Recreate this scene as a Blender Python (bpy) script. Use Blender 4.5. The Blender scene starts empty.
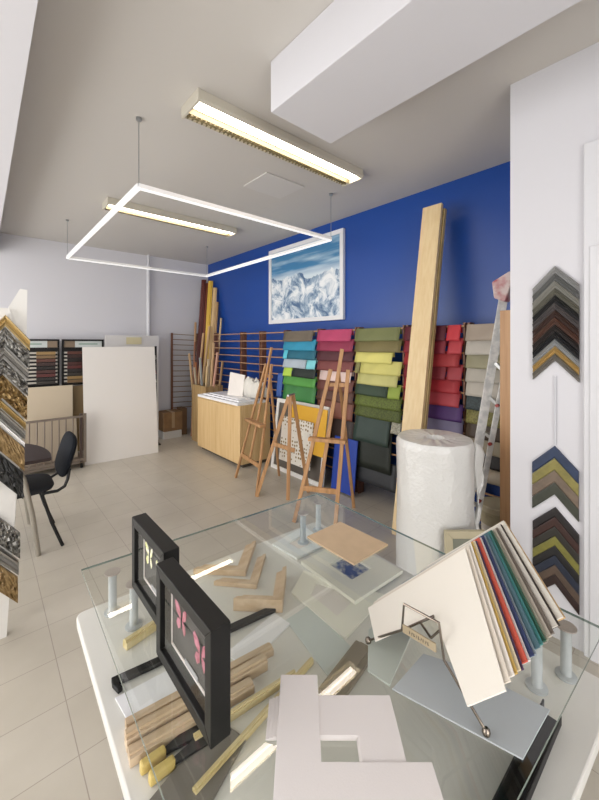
import bpy, bmesh, math, random
from mathutils import Vector, Matrix, noise
random.seed(7)
C = bpy.context.scene.collection
PI = math.pi

# ------------------------------------------------------------------ materials
def lin(h):
    h = h.lstrip('#')
    out = []
    for i in (0, 2, 4):
        c = int(h[i:i+2], 16)/255
        out.append(c/12.92 if c <= .04045 else ((c+.055)/1.055)**2.4)
    return (*out, 1)

MATS = {}
def mat(name, col='#ffffff', rough=.5, metal=0, spec=.5, vary=0, vscale=8, bump=0, bscale=60, emit=None, estr=0, stretch=None, col2=None, coat=0, sub=0, trans=0):
    if name in MATS: return MATS[name]
    m = bpy.data.materials.new(name); m.use_nodes = True
    nt = m.node_tree; b = nt.nodes['Principled BSDF']
    b.inputs['Base Color'].default_value = lin(col)
    b.inputs['Roughness'].default_value = rough
    b.inputs['Metallic'].default_value = metal
    b.inputs['Specular IOR Level'].default_value = spec
    b.inputs['Coat Weight'].default_value = coat
    b.inputs['Transmission Weight'].default_value = trans
    tc = None
    def coords():
        nonlocal tc
        if tc is None:
            t = nt.nodes.new('ShaderNodeTexCoord'); mp = nt.nodes.new('ShaderNodeMapping')
            nt.links.new(t.outputs['Object'], mp.inputs['Vector'])
            if stretch: mp.inputs['Scale'].default_value = stretch
            tc = mp
        return tc.outputs['Vector']
    if vary or col2:
        n = nt.nodes.new('ShaderNodeTexNoise'); n.inputs['Scale'].default_value = vscale; n.inputs['Detail'].default_value = 5
        nt.links.new(coords(), n.inputs['Vector'])
        r = nt.nodes.new('ShaderNodeValToRGB')
        c1 = lin(col)
        if col2: c2 = lin(col2)
        else: c2 = tuple(min(1, c*(1-vary)) for c in c1[:3]) + (1,)
        r.color_ramp.elements[0].position = .38; r.color_ramp.elements[1].position = .62
        r.color_ramp.elements[0].color = c2; r.color_ramp.elements[1].color = c1
        nt.links.new(n.outputs['Fac'], r.inputs['Fac']); nt.links.new(r.outputs['Color'], b.inputs['Base Color'])
    if bump:
        n = nt.nodes.new('ShaderNodeTexNoise'); n.inputs['Scale'].default_value = bscale; n.inputs['Detail'].default_value = 3
        nt.links.new(coords(), n.inputs['Vector'])
        bp = nt.nodes.new('ShaderNodeBump'); bp.inputs['Strength'].default_value = bump; bp.inputs['Distance'].default_value = .01
        nt.links.new(n.outputs['Fac'], bp.inputs['Height']); nt.links.new(bp.outputs['Normal'], b.inputs['Normal'])
    if emit:
        b.inputs['Emission Color'].default_value = lin(emit); b.inputs['Emission Strength'].default_value = estr
    MATS[name] = m
    return m

def wood(name, c1, c2, axis='z', rough=.5, scale=1):
    s = {'z': (40, 40, 2.2), 'y': (40, 2.2, 40), 'x': (2.2, 40, 40)}[axis]
    return mat(name, c1, rough=rough, col2=c2, vscale=scale, stretch=s, bump=.04, bscale=1.5)

WHITEWALL = mat('painted_plaster', '#d5d4d8', rough=.75, bump=.02, bscale=40)
CEIL = mat('ceiling_paint', '#cbc7c1', rough=.85)
SOFF = mat('soffit_paint', '#d3d2d6', rough=.8)
WHITE = mat('white_lacquer', '#e8e6e4', rough=.4)
PAPER = mat('white_card', '#ece6df', rough=.7)
PAPER2 = mat('cream_card', '#ddd3c3', rough=.7)
BLACK = mat('black_satin', '#0b0a09', rough=.45, spec=.35)
BLACKM = mat('black_metal', '#1b1b1c', rough=.4, metal=.3)
STEEL = mat('brushed_steel', '#a9acae', rough=.3, metal=.9)
CHROME = mat('chrome_wire', '#8d8378', rough=.2, metal=1)
ALU = mat('aluminium', '#c9c9c7', rough=.35, metal=.6, vary=.25, vscale=15)
EASEL = wood('easel_beech', '#ba8d60', '#a47a50', 'z')
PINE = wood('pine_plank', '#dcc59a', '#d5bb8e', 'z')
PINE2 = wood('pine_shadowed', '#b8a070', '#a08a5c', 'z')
POSTW = wood('pine_post', '#c39a70', '#b58a60', 'z')
MAPLE = wood('maple_veneer', '#dcbd8b', '#d3b17c', 'z', rough=.45)
MOULDH = wood('raw_moulding', '#d3bda0', '#bfa585', 'x')
MOULDY = wood('yellow_moulding', '#dccb9c', '#cbb780', 'x')
RACKW = wood('rack_brown_wood', '#7d543c', '#643f2c', 'z')
RODW = mat('rod_beech', '#b08763', rough=.5)

def floor_mat():
    m = bpy.data.materials.new('floor_tiles'); m.use_nodes = True
    nt = m.node_tree; b = nt.nodes['Principled BSDF']
    g = nt.nodes.new('ShaderNodeNewGeometry'); mp = nt.nodes.new('ShaderNodeMapping')
    nt.links.new(g.outputs['Position'], mp.inputs['Vector'])
    mp.inputs['Location'].default_value = (.001, .103, 0)
    br = nt.nodes.new('ShaderNodeTexBrick'); br.offset = 0; br.squash = 1
    br.inputs['Scale'].default_value = 1; br.inputs['Brick Width'].default_value = .287; br.inputs['Row Height'].default_value = .287
    br.inputs['Mortar Size'].default_value = .0022; br.inputs['Mortar Smooth'].default_value = .3; br.inputs['Bias'].default_value = 0
    br.inputs['Color1'].default_value = lin('#bfb8aa'); br.inputs['Color2'].default_value = lin('#c3bcaf'); br.inputs['Mortar'].default_value = lin('#a2988c')
    nt.links.new(mp.outputs['Vector'], br.inputs['Vector'])
    n = nt.nodes.new('ShaderNodeTexNoise'); n.inputs['Scale'].default_value = 3.5; n.inputs['Detail'].default_value = 6
    nt.links.new(g.outputs['Position'], n.inputs['Vector'])
    mx = nt.nodes.new('ShaderNodeMix'); mx.data_type = 'RGBA'; mx.blend_type = 'MULTIPLY'; mx.inputs[0].default_value = .35
    r = nt.nodes.new('ShaderNodeValToRGB'); r.color_ramp.elements[0].color = (.7, .68, .65, 1); r.color_ramp.elements[0].position = .3
    r.color_ramp.elements[1].position = .7
    nt.links.new(n.outputs['Fac'], r.inputs['Fac'])
    nt.links.new(br.outputs['Color'], mx.inputs[6]); nt.links.new(r.outputs['Color'], mx.inputs[7])
    nt.links.new(mx.outputs[2], b.inputs['Base Color'])
    b.inputs['Roughness'].default_value = .32; b.inputs['Specular IOR Level'].default_value = .45
    bp = nt.nodes.new('ShaderNodeBump'); bp.inputs['Strength'].default_value = .25; bp.inputs['Distance'].default_value = .002
    nt.links.new(br.outputs['Fac'], bp.inputs['Height']); bp.invert = True
    nt.links.new(bp.outputs['Normal'], b.inputs['Normal'])
    return m

def glass_mat(name, tint, edge=False, refl=1.5):
    m = bpy.data.materials.new(name); m.use_nodes = True
    nt = m.node_tree; nt.nodes.remove(nt.nodes['Principled BSDF']); out = nt.nodes['Material Output']
    t = nt.nodes.new('ShaderNodeBsdfTransparent'); t.inputs['Color'].default_value = lin(tint)
    g = nt.nodes.new('ShaderNodeBsdfGlossy'); g.inputs['Roughness'].default_value = .0 if not edge else .2
    g.inputs['Color'].default_value = (1, 1, 1, 1)
    fr = nt.nodes.new('ShaderNodeFresnel')
    ge = nt.nodes.new('ShaderNodeNewGeometry'); mi = nt.nodes.new('ShaderNodeMapRange')   # reflect once, on the outer face
    mi.inputs['To Min'].default_value = refl; mi.inputs['To Max'].default_value = 1.0
    nt.links.new(ge.outputs['Backfacing'], mi.inputs['Value']); nt.links.new(mi.outputs[0], fr.inputs['IOR'])
    mx = nt.nodes.new('ShaderNodeMixShader')
    nt.links.new(fr.outputs['Fac'], mx.inputs['Fac']); nt.links.new(t.outputs[0], mx.inputs[1]); nt.links.new(g.outputs[0], mx.inputs[2])
    nt.links.new(mx.outputs[0], out.inputs['Surface'])
    return m
GLASS = glass_mat('clear_sheet_glass', '#f9faf8', refl=1.62)
WINGLASS = glass_mat('window_glass', '#ffffff', refl=1.45)
GLASSE = mat('glass_edge_green', '#64746c', rough=.15)

def mountain_mat():
    m = bpy.data.materials.new('snowy_mountain_print'); m.use_nodes = True
    nt = m.node_tree; b = nt.nodes['Principled BSDF']; b.inputs['Roughness'].default_value = .35
    L = nt.links.new; N = nt.nodes.new
    tc = N('ShaderNodeTexCoord'); sp = N('ShaderNodeSeparateXYZ'); L(tc.outputs['Object'], sp.inputs[0])
    # ridge line
    n1 = N('ShaderNodeTexNoise'); n1.noise_dimensions = '1D'; n1.inputs['Scale'].default_value = 2.2; n1.inputs['Detail'].default_value = 8; n1.inputs['Roughness'].default_value = .6
    L(sp.outputs['Y'], n1.inputs['W'])
    h = N('ShaderNodeMath'); h.operation = 'MULTIPLY_ADD'; h.inputs[1].default_value = .42; h.inputs[2].default_value = .42
    L(n1.outputs['Fac'], h.inputs[0])
    d = N('ShaderNodeMath'); d.operation = 'GREATER_THAN'; L(sp.outputs['Z'], d.inputs[0]); L(h.outputs[0], d.inputs[1])
    # snow and rock
    mp = N('ShaderNodeMapping'); mp.inputs['Scale'].default_value = (1, 1.0, 1.0); mp.inputs['Rotation'].default_value = (.6, 0, 0)
    L(tc.outputs['Object'], mp.inputs['Vector'])
    n2 = N('ShaderNodeTexNoise'); n2.inputs['Scale'].default_value = 5; n2.inputs['Detail'].default_value = 9; n2.inputs['Roughness'].default_value = .68; n2.inputs['Distortion'].default_value = .8
    L(mp.outputs['Vector'], n2.inputs['Vector'])
    r = N('ShaderNodeValToRGB'); e = r.color_ramp.elements
    e[0].position = .38; e[0].color = lin('#4d6b90'); e[1].position = .60; e[1].color = lin('#eef1f3')
    k = e.new(.47); k.color = lin('#9db2c6'); k = e.new(.52); k.color = lin('#d3dbe2')
    L(n2.outputs['Fac'], r.inputs['Fac'])
    # sky with thin streaks of cloud
    mp2 = N('ShaderNodeMapping'); mp2.inputs['Scale'].default_value = (1, .8, 7); mp2.inputs['Rotation'].default_value = (-.12, 0, 0)
    L(tc.outputs['Object'], mp2.inputs['Vector'])
    n3 = N('ShaderNodeTexNoise'); n3.inputs['Scale'].default_value = 1.6; n3.inputs['Detail'].default_value = 4
    L(mp2.outputs['Vector'], n3.inputs['Vector'])
    r3 = N('ShaderNodeValToRGB'); e = r3.color_ramp.elements
    e[0].position = .45; e[0].color = lin('#3f7fae'); e[1].position = .75; e[1].color = lin('#b9d3e2')
    L(n3.outputs['Fac'], r3.inputs['Fac'])
    # pale haze band over the ridge
    hz = N('ShaderNodeMapRange'); hz.inputs['From Min'].default_value = .62; hz.inputs['From Max'].default_value = .74; hz.inputs['To Min'].default_value = .9; hz.inputs['To Max'].default_value = 0
    L(sp.outputs['Z'], hz.inputs['Value'])
    mh = N('ShaderNodeMix'); mh.data_type = 'RGBA'; L(hz.outputs[0], mh.inputs[0]); L(r3.outputs['Color'], mh.inputs[6]); mh.inputs[7].default_value = lin('#dbe6ec')
    mx = N('ShaderNodeMix'); mx.data_type = 'RGBA'; L(d.outputs[0], mx.inputs[0]); L(r.outputs['Color'], mx.inputs[6]); L(mh.outputs[2], mx.inputs[7])
    L(mx.outputs[2], b.inputs['Base Color'])
    return m

# ------------------------------------------------------------------ mesh builder
class MB:
    def __init__(s): s.v = []; s.f = []; s.mi = []
    def add(s, vs, fs, mi=0):
        o = len(s.v); s.v += [Vector(v) for v in vs]; s.f += [[i+o for i in f] for f in fs]; s.mi += [mi]*len(fs); return s
    def box(s, a, b, mi=0):
        x0, y0, z0 = [min(p, q) for p, q in zip(a, b)]; x1, y1, z1 = [max(p, q) for p, q in zip(a, b)]
        return s.add([(x0,y0,z0),(x1,y0,z0),(x1,y1,z0),(x0,y1,z0),(x0,y0,z1),(x1,y0,z1),(x1,y1,z1),(x0,y1,z1)],
                     [(0,3,2,1),(4,5,6,7),(0,1,5,4),(1,2,6,5),(2,3,7,6),(3,0,4,7)], mi)
    def bar(s, p, q, w, t, up=(0, 0, 1), mi=0, w2=None):
        """box beam from p to q, w wide (along side) and t thick"""
        p = Vector(p); q = Vector(q); d = (q-p).normalized(); up = Vector(up)
        if abs(d.dot(up)) > .98: up = Vector((1, 0, 0))
        side = d.cross(up).normalized(); n = side.cross(d).normalized()
        vs = []
        for c, ww in ((p, w), (q, w2 or w)):
            for a, b in ((-1,-1),(1,-1),(1,1),(-1,1)): vs.append(c+side*a*ww/2+n*b*t/2)
        return s.add(vs, [(0,1,2,3),(7,6,5,4),(0,4,5,1),(1,5,6,2),(2,6,7,3),(3,7,4,0)], mi)
    def prism(s, pts, vec, mi=0, mi_side=None):
        n = len(pts); vec = Vector(vec); P = [Vector(p) for p in pts]
        o = len(s.v); s.v += P + [p+vec for p in P]
        s.f.append([o+i for i in range(n)][::-1]); s.f.append([o+n+i for i in range(n)]); s.mi += [mi, mi]
        for i in range(n):
            j = (i+1) % n; s.f.append([o+i, o+j, o+n+j, o+n+i]); s.mi.append(mi if mi_side is None else mi_side)
        return s
    def cyl(s, p, q, r, r2=None, n=16, cap=True, mi=0):
        p = Vector(p); q = Vector(q); r2 = r if r2 is None else r2; d = (q-p).normalized()
        a = Vector((1,0,0)) if abs(d.x) < .9 else Vector((0,1,0)); u = d.cross(a).normalized(); w = d.cross(u)
        vs = [p+(u*math.cos(t)+w*math.sin(t))*r for t in [2*PI*i/n for i in range(n)]] + [q+(u*math.cos(t)+w*math.sin(t))*r2 for t in [2*PI*i/n for i in range(n)]]
        fs = [(i, (i+1) % n, n+(i+1) % n, n+i) for i in range(n)]
        if cap: fs += [tuple(range(n))[::-1], tuple(range(n, 2*n))]
        return s.add(vs, fs, mi)
    def tube(s, pts, r, n=10, mi=0):
        pts = [Vector(p) for p in pts]; rings = []; prev = None
        for i, p in enumerate(pts):
            d = (pts[min(i+1, len(pts)-1)]-pts[max(i-1, 0)]).normalized()
            if prev is None:
                a = Vector((0,0,1)) if abs(d.z) < .9 else Vector((1,0,0)); u = d.cross(a).normalized()
            else: u = (prev - d*prev.dot(d)).normalized()
            prev = u; w = d.cross(u)
            rings.append([p+(u*math.cos(2*PI*k/n)+w*math.sin(2*PI*k/n))*r for k in range(n)])
        vs = [v for ring in rings for v in ring]; fs = []
        for i in range(len(rings)-1):
            for k in range(n): fs.append((i*n+k, i*n+(k+1) % n, (i+1)*n+(k+1) % n, (i+1)*n+k))
        fs += [tuple(range(n))[::-1], tuple(range((len(rings)-1)*n, len(rings)*n))]
        return s.add(vs, fs, mi)
    def lathe(s, c, prof, n=32, mi=0):
        c = Vector(c); o = len(s.v)
        for r, z in prof:
            for k in range(n): s.v.append(c+Vector((r*math.cos(2*PI*k/n), r*math.sin(2*PI*k/n), z)))
        m = len(prof)
        for i in range(m-1):
            for k in range(n): s.f.append([o+i*n+k, o+i*n+(k+1) % n, o+(i+1)*n+(k+1) % n, o+(i+1)*n+k]); s.mi.append(mi)
        s.f.append([o+k for k in range(n)][::-1]); s.f.append([o+(m-1)*n+k for k in range(n)]); s.mi += [mi, mi]
        return s
    def build(s, name, material, parent=None, bevel=0, smooth=False, loc=None):
        me = bpy.data.meshes.new(name); off = Vector((0,0,0))
        if parent is not None: off = wloc(parent)
        elif loc is not None: off = Vector(loc)
        me.from_pydata([tuple(v-off) for v in s.v], [], s.f)
        mats = material if isinstance(material, (list, tuple)) else [material]
        for m in mats: me.materials.append(m)
        for p, i in zip(me.polygons, s.mi): p.material_index = i; p.use_smooth = smooth
        bm = bmesh.new(); bm.from_mesh(me); bmesh.ops.recalc_face_normals(bm, faces=bm.faces); bm.to_mesh(me); bm.free()
        o = bpy.data.objects.new(name, me); C.objects.link(o)
        if parent is not None: o.parent = parent
        elif loc is not None: o.location = loc
        if bevel:
            b = o.modifiers.new('bevel', 'BEVEL'); b.width = bevel; b.segments = 2; b.limit_method = 'ANGLE'; b.angle_limit = .6
        if smooth:
            me.set_sharp_from_angle(angle=.7) if hasattr(me, 'set_sharp_from_angle') else None
        return o
def wloc(o):
    v = Vector(o.location)
    while o.parent: o = o.parent; v += Vector(o.location)
    return v
def tag(o, label=None, cat=None, group=None, kind=None):
    if label: o['label'] = label
    if cat: o['category'] = cat
    if group: o['group'] = group
    if kind: o['kind'] = kind
    return o
def thing(name, loc, label, cat, group=None):
    o = bpy.data.objects.new(name, None); o.location = loc; C.objects.link(o); o.empty_display_size = .05
    return tag(o, label, cat, group)
def struct(name, mb, m, **k): return tag(mb.build(name, m, **k), kind='structure')

# ------------------------------------------------------------------ camera
cam = bpy.data.cameras.new('camera'); co = bpy.data.objects.new('camera', cam); C.objects.link(co)
co.location = (0, 0, 1.6); co.rotation_euler = (PI/2, 0, -math.radians(41.35))
cam.sensor_fit = 'VERTICAL'; cam.sensor_height = 36; cam.sensor_width = 27; cam.lens = 362/800*36; cam.shift_y = -57/800; cam.clip_start = .02
bpy.context.scene.camera = co

# ------------------------------------------------------------------ the room
H = 3.12
struct('floor', MB().box((-2.2, -2.2, -.1), (3.5, 6.6, 0)), floor_mat())
struct('ceiling', MB().box((-2.2, -2.2, H), (3.5, 6.6, H+.1)), CEIL)
struct('wall_back', MB().box((-2.2, 6.47, 0), (3.5, 6.6, H)), WHITEWALL)
BLUE = mat('blue_wall_paint', '#0a4396', rough=.38, spec=.6, bump=.01, bscale=30)
struct('wall_right', MB().box((3.32, -2.2, 0), (3.5, 6.47, H)), BLUE)
struct('wall_pillar', MB().box((2.34, -2.1, 0), (3.319, .78, H)), WHITEWALL)
# shop window side (left) and shop front (behind the camera)
def window_wall(name, wn, axis, c, a0, a1, z0, z1, panes):
    m = MB(); f = MB(); g = MB()
    def bx(mb, p0, p1, q0, q1, t0=0, t1=.12):
        if axis == 'x': mb.box((c-t1, p0, q0), (c-t0, p1, q1))
        else: mb.box((p0, c-t1, q0), (p1, c-t0, q1))
    lo, hi = (-2.2, 6.47) if axis == 'x' else (-2.0, 3.5)
    bx(m, lo, hi, 0, z0); bx(m, lo, hi, z1, H); bx(m, lo, a0, z0, z1); bx(m, a1, hi, z0, z1)
    struct(name, m, WHITEWALL)
    for i in range(panes+1):
        p = a0+(a1-a0)*i/panes; bx(f, p-.025, p+.025, z0, z1, .03, .08)
    bx(f, a0, a1, z0, z0+.05, .03, .08); bx(f, a0, a1, z1-.05, z1, .03, .08)
    w = struct(wn, f, WHITE)
    bx(g, a0, a1, z0+.05, z1-.05, .05, .056); g.build('pane', WINGLASS, w)
window_wall('wall_left', 'window_1', 'x', -2.0, .6, 6.3, .12, 2.83, 5)
window_wall('wall_front', 'window_2', 'y', -2.0, -1.7, .9, .12, 2.75, 3)
# soffit along the left, beam dropping from the ceiling
struct('trim_1', MB().box((-1.99, -1.99, 2.84), (.155, 6.469, H-.001)), SOFF)
struct('trim_2', MB().box((1.174, -1.99, 2.844), (1.64, 1.57, H-.001)), SOFF, bevel=.004)
struct('trim_3', MB().box((2.315, -.3, 0), (2.339, .43, 2.62)).box((2.306, -.3, 0), (2.315, .405, 2.09)), mat('panel_white', '#d9d9dc', rough=.6), bevel=.006)
struct('trim_4', MB().box((1.9, 2.6, H-.012), (2.35, 2.98, H-.001)), mat('hatch_paint', '#cfccc8', rough=.8), bevel=.003)
struct('trim_5', MB().cyl((2.17, 6.41, 0), (2.17, 6.41, 2.9), .034).cyl((2.17, 6.41, 2.86), (2.17, 6.41, H-.001), .02).cyl((2.17, 6.41, 2.9), (2.17, 6.41, 2.93), .045), mat('pipe_white', '#d3d3d6', rough=.4), smooth=True)

# ------------------------------------------------------------------ ceiling lamps
TUBE = mat('fluorescent_tube_glow', '#ffffff', emit='#fff1df', estr=14)
REFL = mat('lamp_reflector', '#8d8468', rough=.35, metal=.5)
LAMPB = mat('lamp_housing', '#c7c1b2', rough=.5)
for (x0, x1, yc, lb) in ((.98, 2.5, 2.13, 'fluorescent ceiling fitting with louvre, nearer one beside the dropped beam'), (1.0, 2.52, 4.25, 'fluorescent ceiling fitting seen beyond the hanging square rail, farther from camera')):
    t = thing('fluorescent_lamp', (x0, yc, H-.08), lb, 'ceiling lamp', 'fluorescent ceiling fittings')
    prof = [(-.115, H-.001), (-.12, H-.06), (-.105, H-.075), (-.085, H-.03), (-.05, H-.012), (.09, H-.012), (.112, H-.066), (.12, H-.066), (.12, H-.001)]
    MB().prism([(x0, yc+a, z) for a, z in prof], (x1-x0, 0, 0)).build('housing', LAMPB, t)
    for xx in (x0-.012, x1): MB().prism([(xx, yc+a, z) for a, z in [(-.118, H-.001), (-.122, H-.062), (-.106, H-.079), (.116, H-.079), (.122, H-.06), (.122, H-.001)]], (.012, 0, 0)).build('end_cap', LAMPB, t)
    for s in (-.05, -.01): MB().cyl((x0+.02, yc+s, H-.045), (x1-.02, yc+s, H-.045), .016).build('fluorescent_tube', TUBE, t, smooth=True)
    lv = MB(); n = 46
    for i in range(n):
        x = x0+.02+(x1-x0-.04)*i/(n-1)
        lv.box((x, yc+.032, H-.070), (x+.005, yc+.111, H-.045))
    lv.bar((x0, yc+.032, H-.062), (x1, yc+.032, H-.062), .003, .034); lv.bar((x0, yc+.072, H-.070), (x1, yc+.072, H-.070), .003, .014)
    lv.build('louvre', REFL, t)

# hanging square light rail
t = thing('hanging_light_rail', (1.72, 3.9, 2.67), 'large white square rail hanging on thin wires below the ceiling', 'light rail')
RAIL = mat('rail_white', '#f2f2f2', rough=.4); RAILE = mat('rail_diffuser', '#ffffff', emit='#ffffff', estr=.7)
xa, xb, ya, yb, zz = .80, 2.67, 2.55, 5.24, 2.66
for p, q in (((xa, ya), (xb, ya)), ((xb, ya), (xb, yb)), ((xb, yb), (xa, yb)), ((xa, yb), (xa, ya))):
    MB().bar((*p, zz), (*q, zz), .026, .03).build('rail', RAIL, t)
    MB().bar((*p, zz-.019), (*q, zz-.019), .022, .006).build('diffuser', RAILE, t)
for x, y in ((xa, ya), (xb, ya), (xb, yb), (xa, yb)):
    w = MB().cyl((x, y, zz), (x, y, H), .003, n=6).cyl((x, y, H-.02), (x, y, H-.001), .018, n=12); w.build('suspension_wire', STEEL, t)

# ------------------------------------------------------------------ mountain picture on the blue wall
t = thing('framed_picture', (3.31, 3.66, 1.89), 'large white-framed photograph of snowy mountains on the blue wall', 'picture')
y0, y1, z0, z1 = 2.93, 4.43, 1.885, 2.99
MB().box((3.292, y0+.04, z0+.04), (3.31, y1-.04, z1-.04)).build('print', mountain_mat(), t)
f = MB(); fx = 3.275
for a, b in (((y0, z0), (y1, z0+.055)), ((y0, z1-.055), (y1, z1)), ((y0, z0+.055), (y0+.055, z1-.055)), ((y1-.055, z0+.055), (y1, z1-.055))):
    f.box((fx, a[0], a[1]), (3.319, b[0], b[1]))
f.build('frame', mat('white_frame', '#e6e6e8', rough=.4), t, bevel=.004)

# ------------------------------------------------------------------ sample racks along the blue wall
BAYS = [(5.66, 4.80), (4.78, 4.285), (4.265, 3.72), (3.70, 3.085), (3.065, 2.508), (2.488, 1.92), (1.90, 1.345), (1.325, .84)]
bayname = ['empty bay at the far corner', 'second bare bay', 'third bare bay beside the filled ones', 'blue and green bay', 'crimson bay', 'yellow and olive bay', 'red bay behind the plank', 'beige bay behind the ladder']
RX = 3.0; PIT = .111; ZT = 1.74
for (a, b), nm in zip(BAYS, bayname):
    t = thing('sample_rack', (3.15, (a+b)/2, 0), 'tall brown wooden rod rack, the ' + nm, 'rack', 'rod racks along the blue wall')
    for y in (a, b):
        s = 1 if y == b else -1
        MB().box((RX+.012, y, .0), (3.10, y+s*.018, 1.77)).build('side_panel', RACKW, t)
    for k in range(15):
        z = ZT-k*PIT
        if z < .15: break
        MB().cyl((RX, a-.001, z), (RX, b+.001, z), .008, n=10).build('rod', RODW, t, smooth=True)
        
def sheet_mat(colr, weave=0):
    R_ = [int(colr[i:i+2], 16) for i in (1, 3, 5)]; g_ = sum(R_)/3
    colr = '#'+''.join('%02x' % int(max(0, min(255, (g_+(v-g_)*.95)*1.0))) for v in R_)
    k = 'sheet_'+colr.strip('#')+('w' if weave else '')
    return mat(k, colr, rough=.55, bump=.15 if not weave else .5, bscale=120 if weave else 25, vary=.10 if not weave else .45, vscale=6 if not weave else 70)
def sheet(bay, k, ya, yb, colr, desc, drop=.122, out=.03, weave=0, lift=0):
    """a flexible sheet folded over rod k, hanging in front, from fraction ya to yb of the bay (0 = left)"""
    a, b = BAYS[bay]; yl = a-.006-(a-b-.012)*ya; yr = a-.006-(a-b-.012)*yb
    z = ZT-k*PIT; r = .0105+lift
    front = [(RX+r*math.cos(t), z+r*math.sin(t)) for t in [0, PI*.25, PI*.5, PI*.75, PI]]
    n = 6
    for i in range(1, n+1):
        u = i/n; front.append((RX-r-out*math.sin(u*PI/2)*u**.3, z-drop*u))
    prof = [(RX+r+.002, z-.055)] + front
    m = MB(); th = .003; cols = 9; rnd = random.random()*9
    grid = []
    for i in range(cols):
        y = yl+(yr-yl)*i/(cols-1)
        for j, (x, zz_) in enumerate(prof):
            w = 0 if j < 6 else .003*math.sin(i*1.1+rnd)*(j-5)/n
            grid.append((x+w, y, zz_+(0 if j < 6 else .002*math.sin(i*.7+rnd)*(j-5)/n)))
    P = len(prof)
    fs = [(i*P+j, i*P+j+1, (i+1)*P+j+1, (i+1)*P+j) for i in range(cols-1) for j in range(P-1)]
    m.add(grid, fs)
    o = m.build('material_sheet', sheet_mat(colr, weave), loc=(RX, (yl+yr)/2, z), smooth=True)
    s = o.modifiers.new('thick', 'SOLIDIFY'); s.thickness = .0025; s.offset = 1 
    tag(o, desc, 'material sheet', 'sheets hung over the rack rods')
ordn = ['top', 'second', 'third', 'fourth', 'fifth', 'sixth', 'seventh', 'eighth', 'ninth', 'tenth', 'eleventh', 'twelfth', 'lowest']
def S(bay, k, ya, yb, c, name, **kw):
    sheet(bay, k, ya, yb, c, f'{name} sheet over the {ordn[k]} rod of the {bayname[bay]}', **kw)
# blue and green bay
S(3, 0, 0, .92, '#6b6253', 'taupe'); S(3, 1, 0, 1, '#2793b6', 'bright teal'); S(3, 2, .14, 1, '#1c6b83', 'dark petrol blue'); S(3, 2, 0, .13, '#55c4d8', 'narrow turquoise')
S(3, 3, 0, .72, '#b5c4cf', 'pale grey'); S(3, 3, .74, 1, '#7fd8e0', 'short light cyan'); S(3, 4, .3, 1, '#24302a', 'blackish green'); S(3, 4, 0, .28, '#b8dc4c', 'narrow lime')
S(3, 5, 0, 1, '#57a548', 'grass green'); S(3, 6, 0, 1, '#3f8a45', 'mid green', drop=.2)
# crimson bay
S(4, 0, 0, .95, '#b33a63', 'rose pink'); S(4, 1, 0, 1, '#8f2748', 'crimson'); S(4, 2, 0, 1, '#52202a', 'dark maroon'); S(4, 3, 0, 1, '#7f3f3d', 'brick brown')
S(4, 4, .08, .95, '#dfc4bd', 'blush pink'); S(4, 5, 0, 1, '#6b3a31', 'chestnut'); S(4, 6, 0, 1, '#5a372d', 'brown', drop=.13); S(4, 7, 0, 1, '#7c4a3a', 'tan brown', drop=.2); S(4, 9, 0, 1, '#3a2a26', 'dark brown', drop=.3)
# yellow and olive bay
S(5, 0, 0, .97, '#6f7446', 'olive green'); S(5, 1, 0, 1, '#756a3d', 'bronze olive'); S(5, 2, 0, .82, '#d9d273', 'pale yellow'); S(5, 3, .12, 1, '#d2cc72', 'lemon yellow'); S(5, 3, 0, .11, '#7d7a45', 'narrow olive')
S(5, 4, .05, .93, '#c9c67a', 'straw yellow'); S(5, 5, 0, .72, '#2f4530', 'bottle green'); S(5, 5, .73, .98, '#94a942', 'short lime'); S(5, 6, 0, 1, '#6c7d2f', 'woven moss green', weave=1); S(5, 7, .0, 1, '#5c6a2b', 'woven olive', weave=1)
S(5, 8, .0, .78, '#33463f', 'long slate green', drop=.26, lift=.004, out=.055); S(5, 8, .8, .99, '#b9b7a4', 'small patterned cream', weave=1)
S(5, 9, .0, .8, '#232a22', 'long black green', drop=.42, out=.03); S(5, 12, 0, .9, '#33353a', 'dark grey', drop=.24, out=.03)
# red bay
for k, (c, n) in enumerate([('#5e1626', 'dark wine'), ('#8c2432', 'wine red'), ('#a52a2f', 'red'), ('#8a2530', 'garnet'), ('#a8222c', 'signal red'), ('#b23b45', 'coral red')]):
    S(6, k, 0, .74 if k in (0, 1, 3) else .96, c, n)
S(6, 0, .76, .97, '#bd2a34', 'narrow scarlet'); S(6, 1, .78, 1, '#b0303a', 'narrow ruby'); S(6, 3, .76, 1, '#9c3038', 'narrow rust red')
S(6, 6, 0, 1, '#4b2668', 'purple', drop=.13); S(6, 7, 0, 1, '#77708f', 'lilac grey', drop=.34); S(6, 10, 0, 1, '#55516a', 'dusky mauve', drop=.3)
# beige bay
for k, (c, n, w) in enumerate([('#a89a8a', 'taupe beige', 0), ('#bdb7ac', 'light stone', 0), ('#9b9678', 'khaki', 0), ('#b9b3a6', 'pale stone', 0), ('#c2bbae', 'off-white', 0), ('#a8a294', 'greige', 0), ('#8b8446', 'olive mottled', 1), ('#4a3a2c', 'dark brown', 0), ('#a0957c', 'sand', 0), ('#2f2a28', 'charcoal brown', 0), ('#8f8776', 'dull beige', 0)]):
    S(7, k, 0 if k != 5 else .34, 1, c, n, weave=w)
S(7, 5, 0, .32, '#3d4a4c', 'narrow dark speckled', weave=1)
S(2, 5, .8, 1, '#3b5fa8', 'narrow blue', drop=.3, out=.03)

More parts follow.
